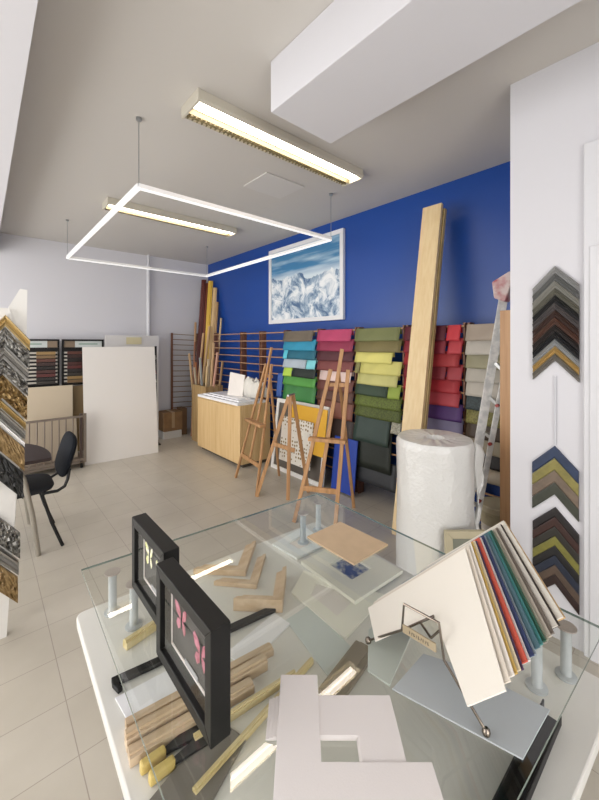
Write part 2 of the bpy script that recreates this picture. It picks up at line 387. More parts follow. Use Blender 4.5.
# rolls lying in the lowest part of the beige bay
for i, (z, c, n) in enumerate([(.60, '#b7ac9a', 'cream roll lying in the rack above the bucket')]):
    tag(MB().cyl((2.905, 1.30, z), (2.905, .97, z-.02), .05, n=24).cyl((2.905, .969, z-.02), (2.905, .965, z-.02), .02, n=12).build('material_roll', mat('roll_'+c[1:], c, rough=.6), loc=(2.9, 1.1, z), smooth=True), n, 'roll')

# ------------------------------------------------------------------ planks, post, ladder, bubble wrap
def lean_plank(a_bot, a_top, w, t, name, label, m, cat='plank'):
    mb = MB().bar(a_bot, a_top, w, t, up=(-1, 0, .1))
    return tag(mb.build(name, m, loc=a_bot, bevel=.003), label, cat)
lean_plank((2.58, 1.665, .012), (3.05, 1.650, 2.83), .18, .035, 'wooden_plank', 'long pale pine plank leaning on the blue wall, front one', PINE)
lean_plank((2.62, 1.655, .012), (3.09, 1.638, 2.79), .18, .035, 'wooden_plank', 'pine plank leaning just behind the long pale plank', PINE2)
tag(MB().box((2.585, .79, 0), (2.655, .925, 1.815)).build('timber_post', POSTW, loc=(2.62, .88, 0), bevel=.003), 'brown timber upright standing beside the white pillar', 'post')

t = thing('step_ladder', (2.6, 1.15, 0), 'paint-splashed aluminium step ladder folded and leaning by the timber upright', 'ladder')
r1b, r1t = Vector((2.536, 1.185, .01)), Vector((2.935, 1.015, 2.0))
r2b, r2t = Vector((2.565, 1.13, .01)), Vector((2.86, .955, 1.60))
PAINTED = mat('splashed_aluminium', '#e6e6e3', rough=.45, metal=.1, col2='#c6c8c7', vscale=22)
MB().bar(r1b, r1t, .058, .028, up=(-1, -.6, 0)).build('stile', PAINTED, t, bevel=.003)
MB().bar(r2b, r2t, .036, .024, up=(-1, -.6, 0)).build('stile', PAINTED, t, bevel=.003)
for k in range(7):
    u = .1+k*.125; p = r1b.lerp(r1t, u); q = r2b.lerp(r2t, min(1, u*1.2))
    MB().bar(p+Vector((.01, -.02, 0)), q+Vector((.02, .01, 0)), .05, .02).build('step', ALU, t)
for u in (.3, .55, .72):
    p = r2b.lerp(r2t, u); MB().cyl(p+Vector((-.03, -.0, 0)), p+Vector((.0, 0, 0)), .012, n=12).build('rivet', mat('red_plastic', '#a33b34', rough=.5), t)
MB().prism([(2.83, 1.07, 2.05), (2.83, 1.055, 1.93), (2.85, .99, 1.90), (2.88, .93, 2.08), (2.86, .96, 2.12)], (.10, 0, 0)).build('top_cap', mat('pink_white_cap', '#d9c8c4', rough=.5, col2='#b3545a', vscale=14), t, bevel=.008)
for b in (r1b, r2b): MB().box((b.x-.03, b.y-.03, 0), (b.x+.03, b.y+.03, .04)).build('foot', mat('dark_rubber', '#3a3a3c', rough=.7), t)

def bubble():
    t = thing('bubble_wrap_roll', (2.17, 1.15, 0), 'tall upright roll of translucent white bubble wrap behind the glass table', 'roll')
    m = MB(); n = 72; rows = 40; c = Vector((2.17, 1.165, 0)); Z = 1.0
    vs = []
    for j in range(rows+1):
        z = Z*j/rows
        for i in range(n):
            a = 2*PI*i/n
            r = .232+.006*noise.noise(Vector((math.cos(a)*3, math.sin(a)*3, z*4)))+.004*noise.noise(Vector((math.cos(a)*9, math.sin(a)*9, z*14)))
            if j == rows: r -= .012
            vs.append((c.x+r*math.cos(a), c.y+r*math.sin(a), z))
    fs = [(j*n+i, j*n+(i+1) % n, (j+1)*n+(i+1) % n, (j+1)*n+i) for j in range(rows) for i in range(n)]
    o = len(vs)
    rings = [(.19, Z+.004), (.15, Z-.001), (.1, Z+.004), (.06, Z), (.035, Z-.06)]
    for r, z in rings:
        for i in range(n): vs.append((c.x+r*math.cos(2*PI*i/n), c.y+r*math.sin(2*PI*i/n), z+.003*math.sin(i*1.3)))
    prev = rows*n
    for k in range(len(rings)):
        cur = o+k*n
        fs += [(prev+i, prev+(i+1) % n, cur+(i+1) % n, cur+i) for i in range(n)]; prev = cur
    fs.append(tuple(prev+i for i in range(n))); fs.append(tuple(range(n))[::-1])
    m.add(vs, fs)
    W = mat('bubble_wrap', '#d9d8d4', rough=.28, bump=.5, bscale=55, coat=.3)
    m.build('wound_roll', W, t, smooth=True)
    # loose end hanging off the right side
    f = MB(); g = []; R_, Cc = 14, 6
    for j in range(R_):
        z = .99-.62*j/(R_-1)
        for i in range(Cc):
            a = math.radians(-62)-.0*i; u = i/(Cc-1)
            wdt = .045*(1-.6*abs(j/(R_-1)-.2))+.012*math.sin(j*1.7)
            base = Vector((c.x+.238*math.cos(a), c.y+.238*math.sin(a), z))
            d = Vector((.75, -.5, 0)).normalized()
            g.append(base+d*wdt*u+Vector((-.02*math.sin(u*3+j*.6), 0, -.03*u*u)))
    f.add(g, [(j*Cc+i, j*Cc+i+1, (j+1)*Cc+i+1, (j+1)*Cc+i) for j in range(R_-1) for i in range(Cc-1)])
    o = f.build('loose_flap', W, t, smooth=True); s = o.modifiers.new('s', 'SOLIDIFY'); s.thickness = .006
bubble()

# bucket and small frame beside the ladder
t = thing('paint_bucket', (2.84, 1.03, 0), 'cream plastic bucket with red lettering beside the timber upright', 'bucket')
CREAM = mat('cream_plastic', '#bfb596', rough=.4)
MB().lathe((2.84, 1.03, 0), [(.10, 0), (.115, .36), (.120, .365), (.120, .385), (.114, .385)]).build('bucket_body', CREAM, t, smooth=True)
MB().lathe((2.84, 1.03, 0), [(.123, .385), (.123, .42), (.117, .426)]).build('lid', mat('lid_cream', '#cfc6ab', rough=.4), t, smooth=True)
lab = MB(); n = 20
for i in range(n):
    a0 = math.radians(130+110*i/n); a1 = math.radians(130+110*(i+1)/n)
    f = lambda a, z: (2.84+(.1005+.0155*z/.36+.001)*math.cos(a), 1.03+(.1005+.0155*z/.36+.001)*math.sin(a), z)
    lab.add([f(a0, .16), f(a1, .16), f(a1, .29), f(a0, .29)], [(0, 1, 2, 3)])
lo = lab.build('paper_label', mat('label_white', '#ddd6cc', rough=.5), t)
# block letters TEC on the label
RED = mat('red_ink', '#8c2420', rough=.5)
letters = {'T': ["111", "010", "010", "010", "010"], 'E': ["111", "100", "110", "100", "111"], 'C': ["111", "100", "100", "100", "111"]}
for li, ch in enumerate('TEC'):
    q = MB()
    for r, row in enumerate(letters[ch]):
        for cc, v in enumerate(row):
            if v == '1':
                base = 186 + li*19; a0 = math.radians(base+cc*4.6); a1 = math.radians(base+(cc+1)*4.6); z1_ = .272-r*.018; z0_ = z1_-.018
                f = lambda a, z: (2.84+(.1005+.0155*z/.36+.0025)*math.cos(a), 1.03+(.1005+.0155*z/.36+.0025)*math.sin(a), z)
                q.add([f(a0, z0_), f(a1, z0_), f(a1, z1_), f(a0, z1_)], [(0, 1, 2, 3)])
    q.build('letter', RED, lo)

def simple_frame(name, label, corners, w, depth, m, cat, inner=None):
    """corners: 4 points bl, br, tr, tl of the outer edge; a mitred frame of width w"""
    P = [Vector(p) for p in corners]; c = sum(P, Vector())/4; ux = (P[1]-P[0]).normalized(); uz = (P[3]-P[0]).normalized(); n = ux.cross(uz).normalized()
    t = thing(name, P[0], label, cat)
    L, Ht = (P[1]-P[0]).length, (P[3]-P[0]).length
    q = lambda a, b: P[0]+ux*a+uz*b
    f = MB()
    for pts in (((0,0),(L,0),(L-w,w),(w,w)), ((L,0),(L,Ht),(L-w,Ht-w),(L-w,w)), ((L,Ht),(0,Ht),(w,Ht-w),(L-w,Ht-w)), ((0,Ht),(0,0),(w,w),(w,Ht-w))):
        f.prism([q(*p) for p in pts], n*depth)
    f.build('frame', m, t, bevel=.003)
    if inner: MB().prism([q(w*.8, w*.8)+n*depth*.3, q(L-w*.8, w*.8)+n*depth*.3, q(L-w*.8, Ht-w*.8)+n*depth*.3, q(w*.8, Ht-w*.8)+n*depth*.3], n*depth*.3).build('backing', inner, t)
    return t
simple_frame('framed_board', 'small cream frame on the floor between bubble wrap and ladder', [(1.935, .965, 0), (2.11, .815, 0), (2.14, .85, .545), (1.965, 1.00, .545)], .04, .03, mat('cream_frame', '#b7ad90', rough=.5), 'picture frame', mat('grey_green', '#7d7f70', rough=.6))

# ------------------------------------------------------------------ easels
def easel(fl, fr, rear, al, ar, mast_top, mast_bot, ledge_z, cross_z, label, lw=.034):
    c = (Vector(fl)+Vector(fr)+Vector(rear))/3; c.z = 0
    t = thing('wooden_easel', c, label, 'easel', 'wooden easels')
    fl, fr, rear, al, ar, mt, mb_ = [Vector(p) for p in (fl, fr, rear, al, ar, mast_top, mast_bot)]
    nrm = Vector((-(fr-fl).y, (fr-fl).x, 0)).normalized()
    if nrm.dot(rear-fl) > 0: nrm = -nrm
    MB().bar(fl, al, lw, .022, up=nrm).build('front_leg', EASEL, t, bevel=.002)
    MB().bar(fr, ar, lw, .022, up=nrm).build('front_leg', EASEL, t, bevel=.002)
    MB().bar(mb_-nrm*.012, mt-nrm*.012, lw, .02, up=nrm).build('mast', EASEL, t, bevel=.002)
    hinge = mt.lerp(mb_, .18)-nrm*.03
    MB().bar(rear, hinge, lw*.85, .02, up=nrm).build('rear_leg', EASEL, t, bevel=.002)
    def on(a, b, z): return a.lerp(b, (z-a.z)/(b.z-a.z))
    def cross(z, w, th, ext, name, o=0):
        p, q = on(fl, al, z), on(fr, ar, z); d = (q-p).normalized()
        MB().bar(p-d*ext+nrm*o, q+d*ext+nrm*o, th, w, up=(0, 0, 1)).build(name, EASEL, t, bevel=.002)
    if ledge_z: cross(ledge_z, .03, .07, .04, 'ledge', .035)
    cross(cross_z, .045, .02, .0, 'crossbar', -.0)
    cross(al.z-.14, .035, .02, .01, 'top_crossbar', -.022)
    return t
easel((2.273, 3.732, 0), (2.173, 3.151, 0), (2.70, 3.44, 0), (2.50, 3.43, 1.36), (2.48, 3.30, 1.36), (2.52, 3.37, 1.55), (2.28, 3.45, .30), .70, .28, 'beech easel nearest the maple cabinet, left of three')
easel((2.10, 2.46, 0), (2.30, 2.147, 0), (2.72, 2.29, 0), (2.405, 2.30, 1.36), (2.48, 2.155, 1.36), (2.47, 2.22, 1.545), (2.25, 2.29, .30), .74, .30, 'tallest beech easel right behind the table corner, right of three')
# the middle easel: a small tripod
t = thing('wooden_easel', (2.4, 2.93, 0), 'short folded tripod easel between the two taller easels', 'easel', 'wooden easels')
ap = Vector((2.42, 2.88, 1.06))
for p in ((2.155, 3.123, 0), (2.349, 2.847, 0), (2.635, 2.85, 0)):
    d = (Vector(p)-ap); s = Vector((d.x, d.y, 0)).normalized()*.022
    MB().bar(Vector(p), ap+s, .036, .02, up=(-.7, -.6, 0)).build('leg', EASEL, t, bevel=.002)
MB().bar((2.27, 3.01, .56), (2.41, 2.81, .50), .02, .04).build('crossbar', EASEL, t, bevel=.002)
MB().cyl((2.36, 2.86, 1.06), (2.48, 2.90, 1.06), .012, n=12).build('hinge_pin', STEEL, t)

# things leaning on the lower rack between the easels
WF = mat('white_wood_frame', '#e5e3df', rough=.45)
simple_frame('poster_frame', 'large white-edged frame with dark inside leaning on the rack behind the easels', [(2.81, 3.76, 0), (2.81, 2.82, 0), (2.92, 2.82, .88), (2.92, 3.76, .88)], .05, -.03, WF, 'frame', mat('dark_grey_board', '#5b544c', rough=.6))
def leaner(name, label, y0, y1, x0, x1, z0, z1, th, m, cat):
    return tag(MB().prism([(x0, y0, z0), (x0, y1, z0), (x1, y1, z1), (x1, y0, z1)], (-th, 0, .0)).build(name, m, loc=(x0, (y0+y1)/2, z0)), label, cat)
dm = mat('dotted_print', '#e2ddd2', rough=.6)
nt = dm.node_tree; b = nt.nodes['Principled BSDF']; tcn = nt.nodes.new('ShaderNodeTexCoord'); vo = nt.nodes.new('ShaderNodeTexVoronoi'); vo.inputs['Scale'].default_value = 24; vo.inputs['Randomness'].default_value = .35
nt.links.new(tcn.outputs['Object'], vo.inputs['Vector']); rp = nt.nodes.new('ShaderNodeValToRGB'); rp.color_ramp.elements[0].position = .30; rp.color_ramp.elements[1].position = .36
rp.color_ramp.elements[0].color = lin('#8a7448'); rp.color_ramp.elements[1].color = lin('#e2ddd2'); nt.links.new(vo.outputs['Distance'], rp.inputs['Fac']); nt.links.new(rp.outputs['Color'], b.inputs['Base Color'])
leaner('printed_card', 'white card printed with rows of small brown motifs, leaning behind the easels', 3.50, 2.95, 2.755, 2.815, .18, .70, .012, dm, 'printed card')
leaner('yellow_board', 'bright yellow board leaning behind the brown-dotted card', 3.38, 2.78, 2.80, 2.865, .35, .86, .008, mat('yellow_card', '#e0ab2c', rough=.5), 'board')
leaner('blue_board', 'deep blue board leaning low beside the tallest easel', 2.74, 2.42, 2.88, 2.945, .02, .58, .012, mat('blue_card', '#1c3f9e', rough=.5), 'board')

# ------------------------------------------------------------------ cabinet and what stands on it
t = thing('low_cabinet', (2.7, 4.53, 0), 'light maple low cabinet with two plain doors under white sheets', 'cabinet')
cx0, cx1, cy0, cy1, cz = 2.46, 2.93, 3.93, 5.13, .80
MB().box((cx0+.02, cy0, .05), (cx1, cy1, cz-.02)).build('body', MAPLE, t)
MB().box((cx0+.06, cy0+.03, 0), (cx1-.03, cy1-.03, .05)).build('plinth', mat('plinth_dark', '#4a4238', rough=.6), t)
MB().box((cx0, cy0, cz-.02), (cx1, cy1, cz)).build('worktop', MAPLE, t, bevel=.002)
MB().box((cx0, cy0+.003, .055), (cx0+.019, 4.56, cz-.023)).build('door', MAPLE, t, bevel=.002)
MB().box((cx0, 4.566, .055), (cx0+.019, cy1-.003, cz-.023)).build('door', MAPLE, t, bevel=.002)
FOAM = mat('foam_board_white', '#ececee', rough=.6)
for i, (a, b, z, n) in enumerate([(3.96, 5.08, .80, 'thick white foam board lying on the maple cabinet, lowest of the pile'), (4.02, 5.0, .835, 'white foam board lying on the maple cabinet, second in the pile'), (4.10, 4.90, .852, 'thin white board on top of the flat pile on the cabinet')]):
    x0 = cx0-.02+.05*i
    tag(MB().box((x0, a, z+.0005), (2.88-.02*i, b, z+[.034, .0165, .012][i])).build('foam_board', FOAM, loc=(2.65, 4.5, z)), n, 'board', 'white boards on the cabinet')
tag(MB().prism([(2.62, 4.52, .864), (2.70, 4.26, .864), (2.76, 4.29, 1.15), (2.70, 4.58, 1.18)], (.012, .003, 0)).build('white_card', PAPER, loc=(2.68, 4.3, .862)), 'stiff white card standing tilted on the cabinet pile', 'card')
# crumpled white wrapping
m = MB(); nu, nv = 22, 14; vs = []
for j in range(nv):
    for i in range(nu):
        u, v = i/(nu-1), j/(nv-1); a = PI*v
        y = 4.28-.36*u; 
        r = .10+.03*noise.noise(Vector((u*5, v*4, 1)))
        vs.append((2.80-r*math.cos(a)*.75+.01*noise.noise(Vector((u*20, v*15, 4))), y+.015*noise.noise(Vector((u*9, v*8, 3))), .866+max(0, (.25-.06*u)*math.sin(a)**.6*(1+.3*noise.noise(Vector((u*7, v*7, 7)))))))
m.add(vs, [(j*nu+i, j*nu+i+1, (j+1)*nu+i+1, (j+1)*nu+i) for j in range(nv-1) for i in range(nu-1)])
o = m.build('crumpled_wrapping', mat('wrapping_white', '#dedbd2', rough=.6, bump=.4, bscale=25), loc=(2.8, 4.0, .866), smooth=True)
s = o.modifiers.new('s', 'SOLIDIFY'); s.thickness = .004; tag(o, 'crumpled off-white wrapping heaped on the right of the cabinet', 'wrapping')

# bin of moulding offcuts behind the cabinet
t = thing('offcut_bin', (2.8, 5.42, 0), 'open wooden bin behind the maple cabinet holding upright moulding offcuts', 'bin')
BINW = wood('bin_wood', '#b29568', '#97794e', 'z')
for a, b in (((2.62, 5.18, 0), (2.64, 5.68, .92)), ((2.90, 5.18, 0), (2.92, 5.68, .92)), ((2.64, 5.18, 0), (2.90, 5.20, .92)), ((2.64, 5.66, 0), (2.90, 5.68, .92))):
    MB().box(a, b).build('side', BINW, t, bevel=.002)
MB().box((2.64, 5.20, .25), (2.90, 5.66, .27)).build('bottom', BINW, t)
cols = [('#c9a982', 'pale'), ('#a86f4a', 'reddish'), ('#b8a890', 'grey-brown'), ('#9fa3a0', 'silver-grey'), ('#d2b98f', 'light pine'), ('#8a5b3c', 'walnut'), ('#c3a27a', 'beige'), ('#c79a86', 'pinkish'), ('#ab8d68', 'tan'), ('#d8c6a6', 'cream')]
spots = [(2.67, 5.62, 2.66, 5.86, 1.42), (2.70, 5.58, 2.72, 5.74, 1.28), (2.68, 5.50, 2.64, 5.62, 1.20), (2.74, 5.46, 2.70, 5.54, 1.36), (2.70, 5.40, 2.76, 5.40, 1.22), (2.80, 5.42, 2.84, 5.30, 1.38), (2.74, 5.32, 2.78, 5.22, 1.60), (2.72, 5.27, 2.80, 5.13, 1.45), (2.84, 5.30, 2.88, 5.12, 1.30), (2.86, 5.55, 2.88, 5.60, 1.33)]
for (x, y, X, Y, z), (c, n) in zip(spots, cols):
    mb = MB(); p = Vector((x, y, .275)); q = Vector((X, Y, z)); mb.bar(p, q, .035, .018, up=(-1, -.3, 0)); mb.bar(p+Vector((-.01, -.004, 0)), q+Vector((-.01, -.004, -.002)), .018, .014, up=(-1, -.3, 0))
    tag(mb.build('moulding_offcut', mat('off_'+c[1:], c, rough=.5), loc=p), n+f' moulding offcut standing in the wooden bin, about {int(z*100)} cm high', 'moulding', 'moulding offcuts in the bin')

# long mouldings in the corner
LONG = [((2.86, 6.12, 0), (3.18, 6.36, 2.80), .085, '#5b1f17', 'dark red'), ((2.90, 6.05, 0), (3.24, 6.34, 2.74), .045, '#7d3a24', 'mahogany brown'),
        ((2.93, 5.95, 0), (3.23, 6.18, 2.76), .085, '#d5ad3c', 'golden yellow'), ((2.98, 5.90, 0), (3.25, 6.05, 2.62), .07, '#cfae7c', 'pale oak'),
        ((3.02, 5.86, 0), (3.26, 5.98, 2.35), .04, '#b08b5c', 'oak brown'), ((2.76, 5.98, 0), (2.96, 6.25, 1.98), .035, '#b08a62', 'thin tan'),
        ((2.72, 5.90, 0), (2.91, 6.17, 1.62), .03, '#8d5a3d', 'short reddish'), ((2.72, 5.84, 0), (3.05, 6.12, 1.78), .035, '#caa47a', 'light beige'),
        ((3.04, 5.80, 0), (3.26, 5.84, 2.05), .03, '#d3b78a', 'slim pine'), ((2.74, 5.76, 0), (3.10, 5.98, 1.9), .04, '#c5a176', 'broad raw wood')]
for p, q, w, c, n in LONG:
    mb = MB(); P, Q = Vector(p), Vector(q); mb.bar(P, Q, w, .02, up=(-.7, -.7, 0)); e = Vector((-.008, -.008, 0)); mb.bar(P+e, Q+e, w*.45, .018, up=(-.7, -.7, 0))
    tag(mb.build('moulding_length', mat('long_'+c[1:], c, rough=.45), loc=p), n+' moulding length leaning in the far corner of the room', 'moulding', 'long mouldings leaning in the corner')

# ------------------------------------------------------------------ back wall: slatted rack, boxes, boards, displays
t = thing('slatted_rack', (2.8, 6.4, .45), 'brown slatted rack hung upright on the back wall by the corner', 'rack')
for x in (2.54, 3.02): MB().box((x, 6.33, .42), (x+.03, 6.36, 1.78)).build('upright', RACKW, t)
for k in range(15):
    z = 1.76-k*.094; MB().bar((2.56, 6.345, z), (3.03, 6.345, z-.02), .03, .012).build('slat', mat('slat_brown', '#8f7a60', rough=.5), t)
CARD = mat('brown_cardboard', '#8a6a48', rough=.75, vary=.2)
def carton(name, x0, y0, z0, x1, y1, z1, m, label, tape=True):
    t = thing(name, ((x0+x1)/2, (y0+y1)/2, z0), label, 'box')
    MB().box((x0, y0, z0), (x1, y1, z1)).build('carton', m, t, bevel=.004)
    if tape: MB().box(((x0+x1)/2-.025, y0-.0015, z0+.05), ((x0+x1)/2+.025, y1, z1+.0015)).build('tape', mat('tape', '#a58d6c', rough=.3), t)
carton('cardboard_box', 2.27, 5.98, 0, 2.58, 6.3, .115, mat('white_carton', '#c9c6c1', rough=.6), 'flat white carton on the floor under a brown box by the back wall', False)
carton('cardboard_box', 2.28, 6.0, .117, 2.60, 6.3, .43, CARD, 'brown cardboard box stacked on a white carton by the back wall')
carton('cardboard_box', 2.625, 6.08, 0, 2.72, 6.30, .46, mat('brown_cardboard2', '#6f543a', rough=.75), 'darker brown cardboard box standing beside the stacked ones', False)

tag(MB().prism([(1.02, 5.40, 0), (1.95, 5.34, 0), (1.95, 5.50, 1.545), (1.02, 5.56, 1.545)], (.0, .012, 0)).build('leaning_board', mat('panel_face', '#dcd8d3', rough=.5), loc=(1.5, 5.4, 0)), 'large blank white panel leaning upright, front one near the trolley', 'panel')
t = thing('leaning_board', (1.8, 6.1, 0), 'tall white panel with a small yellowish note, standing behind the front one', 'panel')
MB().prism([(1.42, 6.02, 0), (2.20, 6.02, 0), (2.23, 6.10, 1.72), (1.42, 6.10, 1.72)], (0, .02, 0)).build('panel_sheet', mat('panel_rear', '#d2d0ce', rough=.5), t)
MB().box((1.72, 6.083, 1.58), (1.95, 6.088, 1.69)).build('paper_note', mat('note_yellow', '#cfc6a0', rough=.7), t)
# narrow stand with hanging tools
t = thing('hook_stand', (2.02, 5.75, 0), 'narrow dark stand with small dark items hooked along it beside the white panels', 'stand')
MB().box((2.045, 5.74, 0), (2.07, 5.77, 1.55)).build('pole', BLACKM, t)
MB().box((1.99, 5.70, 0), (2.12, 5.81, .02)).build('foot', BLACKM, t)
for k, z in enumerate([1.47, 1.38, 1.27, 1.15, 1.02, .90, .77, .64, .52, .40]):
    c = ['#2a2a2c', '#8a8a88', '#3c3a38', '#7d2f2a', '#c6c4be'][k % 5]
    MB().prism([(2.0+.01*(k % 2), 5.72, z), (2.045, 5.72, z+.03), (2.06, 5.72, z-.03), (2.01, 5.72, z-.06)], (0, .03, 0)).build('hooked_item', mat('item'+c[1:], c, rough=.5), t)

def display_unit(x0, x1, label, flip):
    t = thing('moulding_display', ((x0+x1)/2, 6.35, .97), label, 'display board', 'black display boards on the back wall')
    z0, z1 = .975, 1.655; f = MB(); w = .025
    for a, b in (((x0, z0), (x0+w, z1)), ((x1-w, z0), (x1, z1)), ((x0+w, z1-w), (x1-w, z1)), ((x0+w, z0), (x1-w, z0+w)), ((x0+w, 1.485), (x1-w, 1.53))):
        f.box((a[0], 6.30, a[1]), (b[0], 6.34, b[1]))
    f.build('frame', BLACK, t)
    MB().box((x0+.01, 6.34, z0+.01), (x1-.01, 6.35, z1-.01)).build('back_panel', mat('display_back', '#101010', rough=.5), t)
    L = x1-x0-2*w; sx = x0+w+(L*.72 if not flip else 0)
    MB().box((x0+w, 6.322, 1.535), (x1-w, 6.334, z1-w)).build('header_card', mat('header_white', '#ccd2cf', rough=.5), t)
    MB().box((sx, 6.316, 1.535), (sx+L*.28, 6.3215, z1-w)).build('header_swatch', mat('header_taupe', '#85735f', rough=.5), t)
    gx = x0+w+(.03 if not flip else L*.38)
    MB().box((gx, 6.3195, 1.575), (gx+L*.5, 6.3215, 1.595)).build('header_line', mat('header_green', '#8fa79a', rough=.5), t)
    cs = ['#94784d', '#7d6445', '#5b362c', '#3a2622', '#211c1a', '#4a2a26', '#5b2c2a', '#2c2624', '#3a3530']
    for k in range(9):
        z = 1.445-k*.053
        MB().box((x0+w, 6.305, z), (x1-w, 6.33, z+.025)).build('slat', mat('slat_silver', '#b9b4aa', rough=.35), t)
        c = cs[(k+(2 if flip else 0)) % 9]
        MB().box((x0+w+L*(.42 if not flip else .08), 6.293, z-.013), (x1-w-L*(.06 if not flip else .42), 6.304, z+.03)).build('moulding_strip', mat('strip'+c[1:], c, rough=.4), t)
display_unit(.38, .865, 'black framed moulding display board, left one on the back wall', False)
display_unit(.895, 1.45, 'black framed moulding display board partly behind the white panel', True)
# boards standing in the trolley
tag(MB().box((.40, 6.12, 0), (1.00, 6.16, .99)).build('cream_board', mat('cream_board', '#cbbca4', rough=.6), loc=(.7, 6.14, 0)), 'cream board standing below the display boards, behind the trolley', 'board')
tag(MB().box((1.0, 6.18, 0), (1.42, 6.20, .97)).build('brown_board', mat('brown_board', '#7c6848', rough=.6), loc=(1.2, 6.19, 0)), 'brown board standing beside the cream one, mostly hidden', 'board')
tag(MB().prism([(.30, 5.52, .10), (.96, 5.52, .10), (.96, 5.62, .60), (.30, 5.62, .60)], (0, .015, 0)).build('grey_board', mat('greige_board', '#a89a86', rough=.6), loc=(.6, 5.5, .1)), 'low beige board resting inside the metal trolley', 'board')
t = thing('metal_trolley', (.65, 5.5, 0), 'brown-grey metal trolley with upright bars in front of the boards', 'trolley')
TR = mat('trolley_metal', '#7d7268', rough=.4, metal=.5)
MB().bar((.25, 5.30, .665), (.99, 5.30, .665), .025, .025).build('top_rail', TR, t)
MB().bar((.25, 5.30, .12), (.99, 5.30, .12), .03, .03).build('bottom_rail', TR, t)
for k in range(9): MB().cyl((.28+k*.0735, 5.30, .12), (.28+k*.0735, 5.30, .66), .008, n=8).build('upright_bar', TR, t)
MB().box((.945, 5.29, .08), (.975, 5.33, .70)).build('corner_post', mat('dark_brown_metal', '#3c2d28', rough=.4), t)
MB().box((.985, 5.28, .08), (1.015, 5.32, .70)).build('corner_post', TR, t)
MB().box((.25, 5.30, .07), (1.01, 5.85, .095)).build('deck', TR, t)
for x in (.30, .97):
    for y in (5.34, 5.80): MB().cyl((x-.012, y, .035), (x+.012, y, .035), .035, n=16).build('castor', BLACK, t, smooth=True)

# ------------------------------------------------------------------ chair and meeting table at the left
t = thing('visitor_chair', (.25, 3.65, 0), 'black fabric visitor chair with black tube legs at the dark meeting table', 'chair')
FAB = mat('black_fabric', '#1d1f24', rough=.85, bump=.2, bscale=200)
FABB = mat('blue_black_fabric', '#14171d', rough=.8, spec=.15, bump=.2, bscale=200)
def pad(name, cx_, sx, sy, sz, m, rotfun, parent):
    # rounded slab (superellipse outline) with soft edges
    mb = MB(); n = 36; rings = []
    prof = [(0.86, -.5), (.97, -.3), (1, 0), (.97, .3), (.86, .5)]
    for k, h in prof:
        rr = []
        for i in range(n):
            a = 2*PI*i/n; c_, s_ = math.cos(a), math.sin(a); e = .55
            rr.append(rotfun(sx*k*abs(c_)**e*(1 if c_ >= 0 else -1), sy*k*abs(s_)**e*(1 if s_ >= 0 else -1), h*sz))
        rings.append(rr)
    vs = [v for r in rings for v in r]; fs = [(j*n+i, j*n+(i+1) % n, (j+1)*n+(i+1) % n, (j+1)*n+i) for j in range(4) for i in range(n)]
    fs += [tuple(range(n))[::-1], tuple(range(4*n, 5*n))]
    mb.add(vs, fs); return mb.build(name, m, parent, smooth=True)
CX, CY = .215, 3.62
pad('seat', 0, .235, .225, .055, FAB, lambda a, b, h: (CX+a, CY+b, .46+h), t)
pad('backrest', 0, .17, .225, .05, FABB, lambda a, b, h: (CX+.325+a*.28+h*.95, CY+b, .665+a*.96-h*.28), t)
for s in (-1, 1):
    y = CY+s*.19
    MB().tube([(CX+.15, y, .43), (CX+.24, y, .425), (CX+.29, y, .45), (CX+.31, y, .50), (CX+.325, y*.96+CY*.04, .58)], .012).build('back_tube', BLACKM, t, smooth=True)
    MB().tube([(CX+.14, y, .425), (CX+.20, CY+s*.215, .2), (CX+.27, CY+s*.235, .0)], .0125).build('leg', BLACKM, t, smooth=True)
    MB().tube([(CX-.14, y, .425), (CX-.19, CY+s*.215, .2), (CX-.24, CY+s*.235, .0)], .0125).build('leg', BLACKM, t, smooth=True)
MB().cyl((CX+.15, CY-.2, .425), (CX+.15, CY+.2, .425), .011, n=10).cyl((CX-.14, CY-.2, .425), (CX-.14, CY+.2, .425), .011, n=10).build('seat_frame', BLACKM, t)

t = thing('meeting_table', (-.1, 3.64, 0), 'small dark brown table with rounded end and silver legs behind the moulding display', 'table')
pts = [(-.7, 3.27), (.385, 3.27), (.40, 3.285)]
for k in range(11):
    a = PI/2*k/10; pts.append((.10+.31*math.cos(a), 3.42+.58*math.sin(a)))
pts.append((-.7, 4.0))
MB().prism([(x, y, .715) for x, y in pts], (0, 0, .025)).build('table_top', mat('dark_wenge', '#2f2321', rough=.5, spec=.25), t, bevel=.003)
SIL = mat('silver_leg', '#a8a297', rough=.35, metal=.5)
for y0_, y1_ in ((3.33, 3.345), (3.91, 3.99)):
    MB().tube([(.19, y0_, .715), (.235, y0_, .60), (.285, y0_+(y1_-y0_)*.5, .33), (.325, y1_, 0)], .019).build('leg', SIL, t, smooth=True)
    MB().tube([(-.62, y0_, .715), (-.66, y0_, .3), (-.68, y1_, 0)], .019).build('leg', SIL, t, smooth=True)

